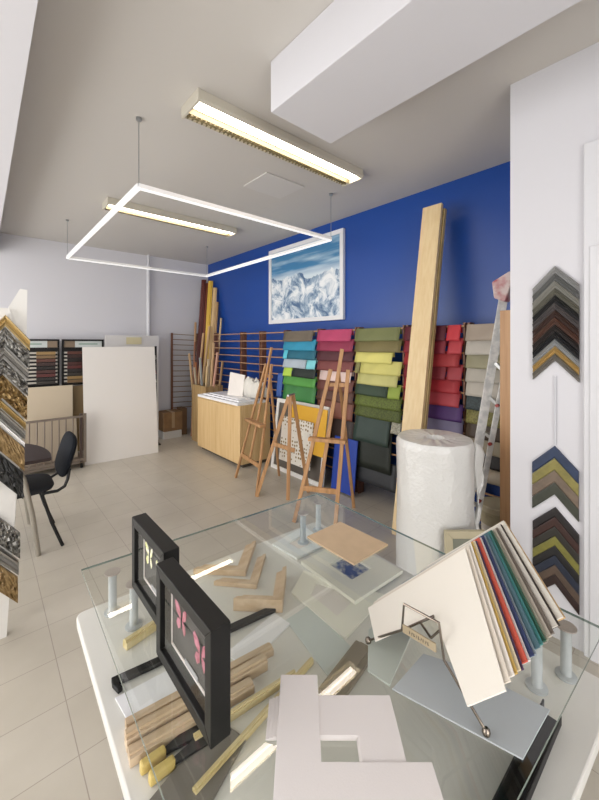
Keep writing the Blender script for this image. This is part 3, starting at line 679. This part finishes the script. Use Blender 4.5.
# ------------------------------------------------------------------ frame corner samples
def chevron(name, org, ux, un, half, slope, thick, prof, m, label, group, ornate=0, lean=0, cols=1, th_l=None):
    """V-shaped corner: org = peak (top of the band), ux horizontal axis, un outward normal, prof = heights along the band"""
    org = Vector(org); ux = Vector(ux); un = Vector(un); up = Vector((0, 0, 1))
    ncol = cols; xs = [half*(-1+i/ncol) for i in range(2*ncol+1)]
    P = len(prof); vs = []
    for x in xs:
        for j, (s, h) in enumerate(prof):
            p = org+ux*x+up*(-abs(x)*slope-s*thick)
            hh = h
            if ornate and 0 < j < P-1:
                q = Vector((x*95+org.z*40, (s*thick+abs(x)*slope)*95, org.z*13))
                hh += ornate*(noise.noise(q)+.7*noise.noise(q*2.1))
            vs.append(p+un*hh+ux*(-lean*(abs(x)*slope+s*thick)))
    n0 = len(vs)
    for x in xs:
        for s in (prof[0][0], prof[-1][0]): vs.append(org+ux*x+up*(-abs(x)*slope-s*thick)+ux*(-lean*(abs(x)*slope+s*thick)))
    fs = []
    for i in range(len(xs)-1):
        for j in range(P-1): fs.append((i*P+j, i*P+j+1, (i+1)*P+j+1, (i+1)*P+j))
        fs.append((n0+2*i, i*P, (i+1)*P, n0+2*i+2)); fs.append((i*P+P-1, n0+2*i+1, n0+2*i+3, (i+1)*P+P-1)); fs.append((n0+2*i, n0+2*i+2, n0+2*i+3, n0+2*i+1))
    for i in (0, len(xs)-1): fs.append([i*P+j for j in range(P)]+[n0+2*i+1, n0+2*i])
    o = MB().add(vs, fs).build(name, m, loc=org, smooth=bool(ornate) and False)
    return tag(o, label, 'frame sample', group)
FL = [(0, .014), (.12, .02), (.3, .016), (.55, .010), (.8, .014), (.97, .012)]
FLT = [(0, .010), (.15, .012), (.85, .012), (.97, .009)]
G1 = 'frame corner samples in the upper group on the pillar'; G2 = 'frame corner samples in the lower groups on the pillar'
top = [('#8f8f8e', .35, .7, 'pale silver'), ('#5f605f', .4, .5, 'dark silver'), ('#84837c', .35, .6, 'thin-lined silver'), ('#5c5a50', .45, .4, 'olive grey'), ('#1f1f20', .35, .2, 'black'), ('#4a4545', .4, .3, 'charcoal'),
       ('#35231d', .4, .1, 'dark brown'), ('#4a3026', .4, .1, 'brown'), ('#241e1d', .4, .2, 'black brown'), ('#17171a', .3, .3, 'black silver-lined'), ('#8d9092', .3, .8, 'bright silver'), ('#a98b55', .3, .8, 'gold'), ('#6e6a63', .35, .7, 'pewter')]
n = len(top); z = 2.017; th = (2.017-1.505)/n
on = ['topmost', 'second', 'third', 'fourth', 'fifth', 'sixth', 'seventh', 'eighth', 'ninth', 'tenth', 'eleventh', 'twelfth', 'lowest']
for i, (c, r, me_, nm) in enumerate(top):
    chevron('frame_corner_sample', (2.339, .556, z-i*th), (0, 1, 0), (-1, 0, 0), .105, 1.06, th, FL, mat('samp_'+c[1:], c, rough=r, metal=me_*.6), f'{nm} frame corner sample, {on[i]} of the upper group on the white pillar', G1, cols=1)
mid = [('#2b3a57', 'navy'), ('#8a8147', 'mustard olive'), ('#766657', 'taupe'), ('#3d4035', 'dark olive grey')]
th = .066
for i, (c, nm) in enumerate(mid):
    chevron('frame_corner_sample', (2.339, .559, 1.043-i*th), (0, 1, 0), (-1, 0, 0), .105, 1.06, th, FLT, mat('sampw_'+c[1:], c, rough=.5, vary=.25, vscale=30), f'{nm} frame corner sample in the middle group of four on the pillar', G2)
low = [('#1e1818', 'black'), ('#3c211a', 'dark mahogany'), ('#2d2a24', 'blackish olive'), ('#7f7a38', 'olive yellow'), ('#191717', 'jet black'), ('#232b3d', 'dark navy'), ('#5b4a3e', 'brown taupe'), ('#2f1c17', 'chocolate')]
th = .052
for i, (c, nm) in enumerate(low):
    chevron('frame_corner_sample', (2.339, .557, .712-i*th), (0, 1, 0), (-1, 0, 0), .105, 1.06, th, FLT, mat('sampl_'+c[1:], c, rough=.5, vary=.25, vscale=30), f'{nm} frame corner sample in the lowest group on the pillar', G2)
struct('trim_6', MB().box((2.333, .551, 1.05), (2.3399, .563, 1.42)).box((2.333, .551, .78), (2.3399, .563, .82)), mat('strip_white', '#c3c3c8', rough=.5))

# leaning sample display at far left
t = thing('sample_display_board', (.0, 2.58, 0), 'tall white board at far left carrying gold and silver frame corners', 'display board')
MB().prism([(-.42, 2.535, 0), (.105, 2.535, 0), (.155, 2.535, .9), (.193, 2.535, 1.46), (.118, 2.535, 1.79), (-.42, 2.535, 1.80)], (0, .02, 0)).build('board', mat('display_white', '#e2dfd9', rough=.5, vary=.12, vscale=5), t)
MB().prism([(.10, 2.56, 0), (.19, 2.56, 1.3), (.198, 2.56, 1.90), (.165, 2.56, 1.905), (.115, 2.56, 1.80), (.06, 2.56, 0)], (0, .018, 0)).build('support', mat('display_support', '#e6e4de', rough=.5), t)
GOLD = mat('gold_leaf', '#b59c6a', rough=.35, metal=.6); GOLDD = mat('antique_gold', '#a08658', rough=.4, metal=.6, col2='#5e4726', vscale=40)
SILV = mat('silver_leaf', '#8f8c87', rough=.35, metal=.75); SILVD = mat('antique_silver', '#9a9892', rough=.35, metal=.75, col2='#4c4a47', vscale=45)
BLK = mat('black_gesso', '#1a1a19', rough=.45); BRN = mat('gold_brown', '#967d55', rough=.4, metal=.45, col2='#725a36', vscale=30)
W_ = .107
seq = [(1.617, 1.555, GOLD, 0, 'smooth gold'), (1.55, 1.452, SILVD, .012, 'carved silver'), (1.447, 1.385, SILV, 0, 'smooth silver'), (1.38, 1.30, SILVD, .012, 'leaf-carved silver'), (1.295, 1.165, GOLDD, .016, 'deeply carved gold'),
       (1.16, 1.115, GOLD, 0, 'narrow gold'), (1.11, 1.055, SILV, 0, 'grey silver'), (1.05, 1.02, WHITE, 0, 'white-lined'), (1.015, .885, BRN, .006, 'ribbed gold'), (.88, .73, BLK, .010, 'black carved'),
       (.55, .405, SILVD, .014, 'broad carved silver'), (.40, .315, SILV, 0, 'plain pewter'), (.31, .165, BRN, .008, 'brown gold')]
def smooth_prof(k): return [(0, .02), (.08, .034), (.25, .03), (.4, .018), (.62, .022), (.8, .012), (.97, .010)] if k == 0 else [(i/10*.97, .018+.012*math.sin(i/10*PI)) for i in range(11)]
for za, zb, m_, orn, nm in seq:
    zc = (za+zb)/2; xr = .148+(za-.2)*(.205-.148)/1.39; xc = xr-W_; sl = 1.27; ztop = za+W_*sl
    chevron('frame_corner_sample', (xc+.0, 2.534, ztop), (1, 0, 0), (0, -1, 0), W_, sl, za-zb, smooth_prof(orn), m_, f'{nm} frame corner on the tall white display at far left', 'ornate frame corners on the left display', ornate=orn, lean=.0, cols=1 if not orn else 12)

# ------------------------------------------------------------------ the glass-topped table
G = .886; B = .75
gl = [(.238, 1.314), (1.201, 1.238), (1.172, .176), (.205, .22)]
t = thing('work_table', (.7, .74, 0), 'white work table on grey trestles with a raised glass sheet', 'table')
bs = [(.222, 1.318), (1.205, 1.245), (1.178, .150), (.192, .20)]
def rounded(pts, r, k=5):
    out = []; n = len(pts)
    for i in range(n):
        p = Vector((*pts[i], 0)); a = (Vector((*pts[i-1], 0))-p).normalized(); b = (Vector((*pts[(i+1) % n], 0))-p).normalized()
        for j in range(k+1):
            u = j/k; q = (p+a*r).lerp(p, u).lerp(p.lerp(p+b*r, u), u); out.append((q.x, q.y))
    return out
MB().prism([(x, y, B-.03) for x, y in rounded(bs, .03)], (0, 0, .03)).build('table_top', mat('white_laminate', '#dcdad3', rough=.35), t, bevel=.004)
TG = mat('trestle_grey', '#7d8084', rough=.35, metal=.6)
def trestle(x, ya, yb):
    tr = MB()
    for y in (ya, yb): tr.tube([(x, y, .72), (x, y, .0)], .0145)
    tr.tube([(x, ya-.03, .708), (x, yb+.03, .708)], .012)
    for z in (.62, .50, .38, .25, .12): tr.tube([(x, ya, z), (x, yb, z)], .005, n=8)
    zs = [.62, .50, .38, .25, .12]
    for i in range(4): tr.tube([(x, ya if i % 2 else yb, zs[i]), (x, yb if i % 2 else ya, zs[i+1])], .005, n=8)
    tr.build('trestle', TG, t, smooth=True)
trestle(.262, .78, .90); trestle(1.13, .24, .36); trestle(1.13, 1.05, 1.17); trestle(.262, .28, .40)
POST = mat('standoff_grey', '#b4b8ba', rough=.4)
for x, y in ((.312, 1.248), (.345, 1.145), (1.121, .244), (1.030, .284), (1.028, 1.145), (1.150, 1.177)):
    p = MB().lathe((x, y, B+.0005), [(.024, 0), (.024, .004), (.013, .007), (.012, .009), (.012, G-B-.012), (.015, G-B-.0105)], n=24).build('standoff', POST, t, smooth=True)
    MB().lathe((x, y, G-.0105), [(.023, 0), (.023, .003)], n=24).build('mount_pad', mat('pad_rose', '#b4a8a2', rough=.4), p, smooth=True)
MB().prism([(x, y, G-.007) for x, y in gl], (0, 0, .0065), mi=0, mi_side=1).build('glass_sheet', [GLASS, GLASSE], t)

# black rails lying under the glass
tag(MB().bar((.243, .980, B+.008), (.70, .915, B+.008), .022, .012).bar((.248, .970, B+.008), (.254, .945, B+.008), .012, .012).build('black_rail', BLACK, loc=(.45, .95, B), bevel=.002), 'flat black rail lying across the table under the glass, hooked at one end', 'rail')
ch = MB(); d0 = Vector((.965, .236, B+.001)); d1 = Vector((.60, .240, B+.001))
ch.bar(d0+Vector((0, 0, .004)), d1+Vector((0, 0, .004)), .035, .006); ch.bar(d0+Vector((0, .0165, .02)), d1+Vector((0, .0165, .02)), .004, .034); ch.bar(d0+Vector((0, -.0165, .014)), d1+Vector((0, -.0165, .014)), .004, .022)
tag(ch.build('black_channel', BLACK, loc=(.8, .21, B), bevel=.002), 'black U-shaped channel lying on the white table near its front right edge', 'channel')

# two black shadow boxes with butterflies standing on the glass
def shadow_box(x, ya, yb, hgt, label, wing, wing2, z0=G):
    t = thing('shadow_box', (x, (ya+yb)/2, z0), label, 'framed butterflies', 'black shadow boxes on the glass')
    d = .040; w = .024; x0, x1 = x-d/2, x+d/2; zb, zt = z0+.0005, z0+hgt
    f = MB(); q = [(yb, zb), (ya, zb), (ya, zt), (yb, zt)]; qi = [(yb-w, zb+w), (ya+w, zb+w), (ya+w, zt-w), (yb-w, zt-w)]
    for i in range(4):
        j = (i+1) % 4; f.prism([(x0, *q[i]), (x0, *q[j]), (x0, *qi[j]), (x0, *qi[i])], (d, 0, 0))
    f.build('frame', BLACK, t, bevel=.0015)
    MB().box((x1-.012, ya+w-.004, zb+w-.004), (x1-.007, yb-w+.004, zt-w+.004)).build('backing', mat('charcoal_mount', '#3d3c39', rough=.7), t)
    mt = MB()
    for a, b in (((ya+w, zb+w), (yb-w, zb+w+.006)), ((ya+w, zt-w-.004), (yb-w, zt-w)), ((ya+w, zb+w+.006), (ya+w+.004, zt-w-.004)), ((yb-w-.005, zb+w+.006), (yb-w, zt-w-.004))):
        mt.box((x1-.0145, a[0], a[1]), (x1-.0125, b[0], b[1]))
    mt.build('white_mat_edge', PAPER, t)
    WM = mat('wing_'+wing[1:], wing, rough=.5, col2=wing2, vscale=60)
    for k, (yc, zc) in enumerate(((yb-w-(yb-ya-2*w)*.30, zb+hgt*.56), (yb-w-(yb-ya-2*w)*.72, zb+hgt*.48))):
        s = .82
        for sg in (-1, 1):
            up_ = [(0, 0), (.012, .028), (.030, .042), (.036, .034), (.028, .012), (.006, -.002)]
            lw_ = [(0, -.001), (.022, -.004), (.028, -.018), (.018, -.032), (.006, -.022)]
            for pl in (up_, lw_):
                MB().prism([(x1-.017-.10*a*s, yc+sg*a*s, zc+b*s) for a, b in pl], (.0008, 0, 0)).build('wing', WM, t)
        MB().lathe((x1-.018, yc, zc-.018), [(.001, 0), (.002, .006), (.0018, .026), (.001, .034)], n=8).build('butterfly_body', BLK, t, smooth=True)
    MB().box((x1-.016, (ya+yb)/2-.03, zb+w+.0075), (x1-.0148, (ya+yb)/2+.03, zb+w+.018)).build('caption_card', mat('caption_grey', '#a9a9aa', rough=.6), t)
    MB().box((x0+.006, ya+w-.003, zb+w-.003), (x0+.0075, yb-w+.003, zt-w+.003)).build('pane', glass_mat('box_glass', '#ffffff', refl=1.3), t)
shadow_box(.352, .875, 1.122, .205, 'black shadow box with two pale yellow butterflies, farther of the pair on the glass', '#dfe08a', '#f0ece0')
shadow_box(.322, .578, .842, .208, 'black shadow box with two pink butterflies, nearer of the pair on the glass', '#c0788a', '#a04a5c')

# flat boards and passe-partouts
def slab(name, pts, z, th, m, label, cat='board', group=None, bevel=.0008, loc=None):
    c = (sum(p[0] for p in pts)/len(pts), sum(p[1] for p in pts)/len(pts), z)
    return tag(MB().prism([(x, y, z+.0004) for x, y in pts], (0, 0, th)).build(name, m, loc=c, bevel=bevel), label, cat, group)
slab('hardboard_panel', [(.896, .977), (1.069, .972), (1.075, .750), (.897, .755)], G, .006, mat('hardboard', '#d3b896', rough=.6, vary=.06, vscale=20), 'small tan hardboard rectangle lying on the glass', 'board')
def passe(name, pts, z, th, win, m, label, inner=None):
    P = [Vector((x, y, 0)) for x, y in pts]; c = sum(P, Vector())/4
    t = thing(name, (c.x, c.y, z), label, 'mat', 'picture mats on the table under the glass')
    I = [c+(p-c)*win for p in P]; I2 = [c+(p-c)*(win+.04) for p in P]; mb = MB()
    for i in range(4):
        j = (i+1) % 4; mb.prism([(P[i].x, P[i].y, z+.0004), (P[j].x, P[j].y, z+.0004), (I[j].x, I[j].y, z+.0004), (I[i].x, I[i].y, z+.0004)], (0, 0, th))
    mb.build('mat_board', m, t)
    MB().prism([(p.x, p.y, z+.0006) for p in I2], (0, 0, th*.3)).build('insert', inner or PAPER, t)
    return t
bp = mat('blue_print', '#dfe0d6', rough=.5)
nt = bp.node_tree; b = nt.nodes['Principled BSDF']; tcn = nt.nodes.new('ShaderNodeTexCoord'); nn = nt.nodes.new('ShaderNodeTexNoise'); nn.inputs['Scale'].default_value = 45; nn.inputs['Detail'].default_value = 6
gr = nt.nodes.new('ShaderNodeVectorMath'); gr.operation = 'LENGTH'; nt.links.new(tcn.outputs['Object'], gr.inputs[0]); nt.links.new(tcn.outputs['Object'], nn.inputs['Vector'])
ma = nt.nodes.new('ShaderNodeMath'); ma.operation = 'MULTIPLY_ADD'; ma.inputs[1].default_value = 5; nt.links.new(gr.outputs['Value'], ma.inputs[0]); nt.links.new(nn.outputs['Fac'], ma.inputs[2])
rp = nt.nodes.new('ShaderNodeValToRGB'); e = rp.color_ramp.elements; e[0].position = .62; e[0].color = lin('#4c5f94'); e[1].position = .98; e[1].color = lin('#ecebdf'); nt.links.new(ma.outputs[0], rp.inputs['Fac']); nt.links.new(rp.outputs['Color'], b.inputs['Base Color'])
MATC = mat('mat_cream', '#f1efe2', rough=.6); MATG = mat('mat_grey_green', '#d6dccf', rough=.6)
passe('picture_mat', [(.916, 1.032), (1.150, 1.020), (1.159, .745), (.905, .757)], B+.006, .012, .42, MATC, 'thick cream picture mat around a small blue print, under the tan hardboard', bp)
passe('picture_mat', [(.79, .94), (.90, 1.00), (1.02, .72), (.782, .69)], B, .005, .5, MATC, 'cream mat partly under the blue-print mat, its window edge showing')
passe('picture_mat', [(.919, 1.215), (1.115, 1.235), (1.094, 1.062), (.929, 1.071)], B, .008, .45, mat('mat_pale_blue', '#eef1ef', rough=.5), 'pale grey mat at the far corner of the table by the standoffs')
slab('clear_acetate', [(.70, .86), (.80, .86), (.77, .62), (.66, .63)], B, .002, mat('acetate', '#cfd6d2', rough=.1), 'thin pale acetate strip lying beside the cream mats', 'sheet')
slab('white_strip', [(.50, .875), (.692, .905), (.700, .838), (.52, .80)], B, .004, FOAM, 'white card strip under the glass beside the black rail', 'card')
slab('white_card', [(.24, .94), (.42, .925), (.42, .80), (.25, .83)], B, .003, FOAM, 'pale card under the glass beneath the raw mouldings', 'card')

# raw wood corner pieces under the glass
CW = wood('raw_corner', '#dcc4a6', '#ccb08f', 'x', scale=1)
def corner(pts_out, w, h, label):
    a, c, b = [Vector((*p, 0)) for p in pts_out]
    d1 = (a-c).normalized(); d2 = (b-c).normalized(); i_ = c+(d1+d2)*w
    mb = MB()
    for d, e in ((d1, a), (d2, b)):
        o = d2 if d is d1 else d1
        q = [c, e, e+o*w-d*w*.8, c+(d1+d2)*w]
        mb.prism([(p.x, p.y, B+.0005) for p in q], (0, 0, h))
        q2 = [c, e, e+o*w*.4-d*w*.3, c+(d1+d2)*w*.4]
        mb.prism([(p.x, p.y, B+h) for p in q2], (0, 0, h*.35))
    tag(mb.build('wood_corner_sample', CW, loc=(c.x, c.y, B), bevel=.001), label, 'frame corner', 'raw wood corner samples')
corner([(.585, 1.255), (.722, 1.118), (.868, 1.262)], .038, .016, 'raw wood frame corner under the glass, farthest of the three')
corner([(.612, 1.150), (.713, 1.035), (.848, 1.165)], .030, .012, 'slim raw wood frame corner under the glass, middle of the three')
corner([(.600, 1.000), (.712, .890), (.835, 1.020)], .034, .030, 'thick raw wood frame corner under the glass, nearest of the three')

# moulding lengths, knives, taupe bar under the glass
def stick(p, q, w, h, m, name, label, cat='moulding', z=B, group='mouldings lying under the glass'):
    p = Vector((*p, z+h/2+.0005)); q = Vector((*q, z+h/2+.0005)); mb = MB().bar(p, q, w, h)
    mb.bar(p+Vector((0, 0, h/2)), q+Vector((0, 0, h/2)), w*.5, h*.5)
    return tag(mb.build(name, m, loc=p, bevel=.0004), label, cat, group)
stick((.238, .845), (.60, .800), .030, .016, MOULDH, 'moulding_length', 'raw wood moulding under the glass, farthest of the bundle')
stick((.228, .812), (.56, .772), .026, .026, MOULDH, 'moulding_length', 'taller raw wood moulding in the middle of the bundle under the glass')
stick((.225, .780), (.50, .746), .030, .018, MOULDH, 'moulding_length', 'raw wood moulding under the glass, nearest of the bundle')
stick((.34, .725), (.60, .70), .014, .014, MOULDY, 'moulding_length', 'short pale yellow strip under the nearer shadow box')
stick((.30, .64), (.66, .70), .012, .012, MOULDY, 'moulding_length', 'long thin pale yellow strip running under the glass toward the white mats')
stick((.300, 1.075), (.40, 1.095), .022, .02, MOULDY, 'moulding_length', 'short wooden offcut beside the standoff under the farther shadow box')
stick((.62, .60), (.80, .632), .060, .012, mat('taupe_lacquer', '#8d8272', rough=.4), 'moulding_length', 'flat taupe moulding under the glass behind the white corner mats')
for (p, q, n) in (((.235, .742), (.385, .742), 'putty knife with yellow handle under the glass, farther one'), ((.242, .712), (.41, .712), 'putty knife with yellow handle under the glass, nearer one')):
    t = thing('putty_knife', (p[0], p[1], B), n, 'knife', 'putty knives under the glass')
    P_, Q_ = Vector((*p, B+.012)), Vector((*q, B+.004)); d = (Q_-P_).normalized()
    MB().bar(P_, P_+d*.05, .016, .022).build('handle', mat('yellow_handle', '#cdb56c', rough=.4), t, bevel=.004)
    MB().bar(P_+d*.05, Q_, .012, .006, w2=.045).build('blade', mat('dark_blade', '#3d3d3d', rough=.3, metal=.7), t)
slab('grey_pouch', [(.232, .685), (.40, .735), (.425, .655), (.28, .59)], B, .006, mat('grey_plastic', '#77726a', rough=.35), 'grey plastic sleeve under the glass below the putty knives', 'sleeve')

# white corner mats stacked on the glass
MATW = mat('mat_white', '#e6e0dd', rough=.6, bump=.05, bscale=300)
def Lmat(c, d1, l1, d2, l2, w, z, th, label, m=MATW):
    c = Vector((*c, 0)); d1 = Vector((*d1, 0)); d2 = Vector((*d2, 0))
    q = [c, c+d1*l1, c+d1*l1+d2*w, c+d1*w+d2*w, c+d2*l2+d1*w, c+d2*l2]
    tag(MB().prism([(p.x, p.y, z+.0004) for p in q], (0, 0, th)).build('corner_mat', m, loc=(c.x, c.y, z), bevel=.001), label, 'mat', 'white corner mats stacked on the glass')
e1 = (.664, .747); e2 = (.749, -.662); f1 = (-.749, .662); f2 = (-.664, -.747)
for k in range(4):
    o = .006*(3-k)
    Lmat((.614-o*.15, .424+o*.1), f1, .222+o*.9, f2, .16, .075, G+.0003+k*.0024, .0022, ['lowest', 'second lowest', 'third', 'fourth'][k]+' white corner mat in the stack, its arm reaching right on the glass')
Lmat((.319, .424), e1, .236, e2, .262, .077, G+.0102, .003, 'white corner mat lying on top of the stack at the front edge')

# bluish boards on the glass at right
BG = mat('blue_grey_board', '#b9bfc1', rough=.25)
slab('blue_grey_panel', [(.635, .433), (.695, .212), (.828, .206), (.800, .352), (.760, .435)], G, .003, BG, 'smooth blue-grey panel lying on the glass under the fanned mat samples', 'panel')
slab('grey_green_panel', [(.630, .492), (.637, .440), (.80, .485), (.85, .56), (.72, .56)], G, .004, mat('grey_green_board', '#b5bcb3', rough=.3), 'grey-green panel lying on the glass behind the wire stand', 'panel')

# fanned mat board samples on a wire stand
def camdir(px, py):
    f = Vector((.6607, .7507, 0)); r = Vector((.7507, -.6607, 0))
    return f+r*((px-299.5)/362)+Vector((0, 0, -(py-343)/362))
A0 = Vector((.743, .579, .923)); C0 = Vector((.843, .377, 1.124)); B0 = Vector((.609, .210, 1.063))
nF = (A0-C0).cross(B0-C0).normalized()
if nF.dot(C0-Vector((0, 0, 1.6))) < 0: nF = -nF
def onplane(px, py, k):
    d = camdir(px, py); o = Vector((0, 0, 1.6)); return o+d*((C0+nF*k-o).dot(nF)/d.dot(nF))
Ab, Cb, Bb = onplane(428, 566, .10), onplane(505, 521, .10), onplane(565, 617, .10)
iA = onplane(375, 641, 0); iC = onplane(434, 615, 0); iB = onplane(467, 706, 0)
fan = [('#efe9dd', 'ivory', 0), ('#d9cfc0', 'pale beige', .02), ('#e6dfd4', 'off-white', .09), ('#c9a75a', 'ochre yellow', .155), ('#dccfb0', 'cream', .19), ('#4b3557', 'dark violet', .235), ('#c4523f', 'coral red', .26),
       ('#e3e0dc', 'white', .345), ('#27345c', 'navy', .37), ('#8d98a0', 'light slate', .435), ('#4a6a74', 'petrol grey', .46), ('#3e7f7d', 'teal', .545), ('#245541', 'forest green', .59), ('#9b9a88', 'sage', .64), ('#b4aa9c', 'light taupe', .67), ('#6f655b', 'dark taupe', .72),
       ('#c6c0b6', 'pearl grey', .77), ('#3c312b', 'dark brown', .86), ('#dcd6ca', 'bone white', .885), ('#c9a673', 'wood tan', .985)]
for k, (c, nm, u) in enumerate(fan):
    u = 0 if k == 0 else (fan[k+1][2] if k+1 < len(fan) else 1.0)
    v = k/(len(fan)-1)
    # normal offset grows evenly, lateral slide follows the visible strip widths
    def lerp(p, q):
        base = q-nF*.10; return p.lerp(base, u)+nF*(.10*v)
    A, Cc, Bc = lerp(A0, Ab), lerp(C0, Cb), lerp(B0, Bb)
    wa = iA-A0; wb = iB-B0; sh = 1-.35*u
    ia = A+wa*sh; ib = Bc+wb*sh; ic = Cc+(iC-C0)*sh
    mb = MB().prism([A, Cc, Bc, ib, ic, ia], nF*.0026, mi=0)
    tag(mb.build('mat_sample', mat('fan_'+c[1:], c, rough=.6), loc=Cc), f'{nm} L-shaped mat sample in the fan on the wire stand', 'mat sample', 'fanned mat board samples on the wire stand')
# embossed square on the front sample is drawn as a second small corner lying on it
t = thing('wire_stand', (.69, .4, G), 'brown wire easel stand with a small wooden tag, holding the mat samples', 'stand')
def PXp(px, py, x):
    d = camdir(px, py); return Vector((0, 0, 1.6))+d*(x/d.x)
wf1, wf2 = Vector((.690, .537, G+.008)), Vector((.685, .268, G+.012))
k1 = PXp(402, 630, .67); k2 = PXp(404, 604, .665); k3 = PXp(439, 623, .665); k4 = PXp(444, 660, .66)
MB().tube([wf1, k1, k2, k3, k4, wf2], .0026, n=8).build('wire_loop', CHROME, t, smooth=True)
m1 = PXp(420, 622, .70); m2 = PXp(431, 638, .69); m3 = PXp(440, 630, .685); m0 = PXp(434, 616, .70)
MB().tube([k1, m0], .0026, n=8).tube([m1, m2], .0024, n=8).tube([m2, m3], .0024, n=8).build('brace', CHROME, t, smooth=True)
for w in (wf1, wf2): MB().lathe(w-Vector((0, 0, .0075)), [(.003, 0), (.0065, .003), (.0075, .0075), (.0065, .012), (.003, .015)], n=16).build('ball_foot', CHROME, t, smooth=True)
ta, tb = PXp(403, 628, .655), PXp(436, 648, .655)
tg = MB().bar(ta, tb, .003, .016, up=(0, 0, 1)).build('wooden_tag', mat('tag_wood', '#a8987c', rough=.5), t)
ink = MB(); dd = (tb-ta); nn_ = dd.cross(Vector((0, 0, 1))).normalized(); 
if nn_.dot(Vector((0, 0, 1.6))-ta) < 0 or nn_.x > 0: nn_ = nn_ if nn_.x < 0 else -nn_
for i in range(9):
    u = .22+i*.07; c = ta+dd*u+nn_*.0017; ink.bar(c+Vector((0, 0, -.003)), c+dd.normalized()*(.0015 if i % 2 else 0)+Vector((0, 0, .003)), .0012, .0006)
    if i % 3: ink.bar(c+Vector((0, 0, .001 if i % 2 else -.002)), c+dd.normalized()*.0022+Vector((0, 0, .001 if i % 2 else -.002)), .001, .0006)
ink.build('tag_lettering', BLACK, tg)

# ------------------------------------------------------------------ light
w = bpy.data.worlds.new('sky'); bpy.context.scene.world = w; w.use_nodes = True
w.node_tree.nodes['Background'].inputs['Color'].default_value = (1, .985, .97, 1); w.node_tree.nodes['Background'].inputs['Strength'].default_value = 6.3
for loc, rot, sx, sy in (((-2.09, 3.45, 1.48), (0, -PI/2, 0), 2.7, 5.6), ((-.4, -2.09, 1.43), (PI/2, 0, 0), 2.6, 2.6)):
    l = bpy.data.lights.new('daylight_portal', 'AREA'); l.shape = 'RECTANGLE'; l.size = sx; l.size_y = sy; l.cycles.is_portal = True
    o = bpy.data.objects.new('daylight_portal', l); o.location = loc; o.rotation_euler = rot; C.objects.link(o)
sc = bpy.context.scene
sc.view_settings.view_transform = 'Standard'; sc.view_settings.look = 'None'; sc.view_settings.exposure = -0.5; sc.view_settings.gamma = 1; sc.view_settings.use_curve_mapping = False
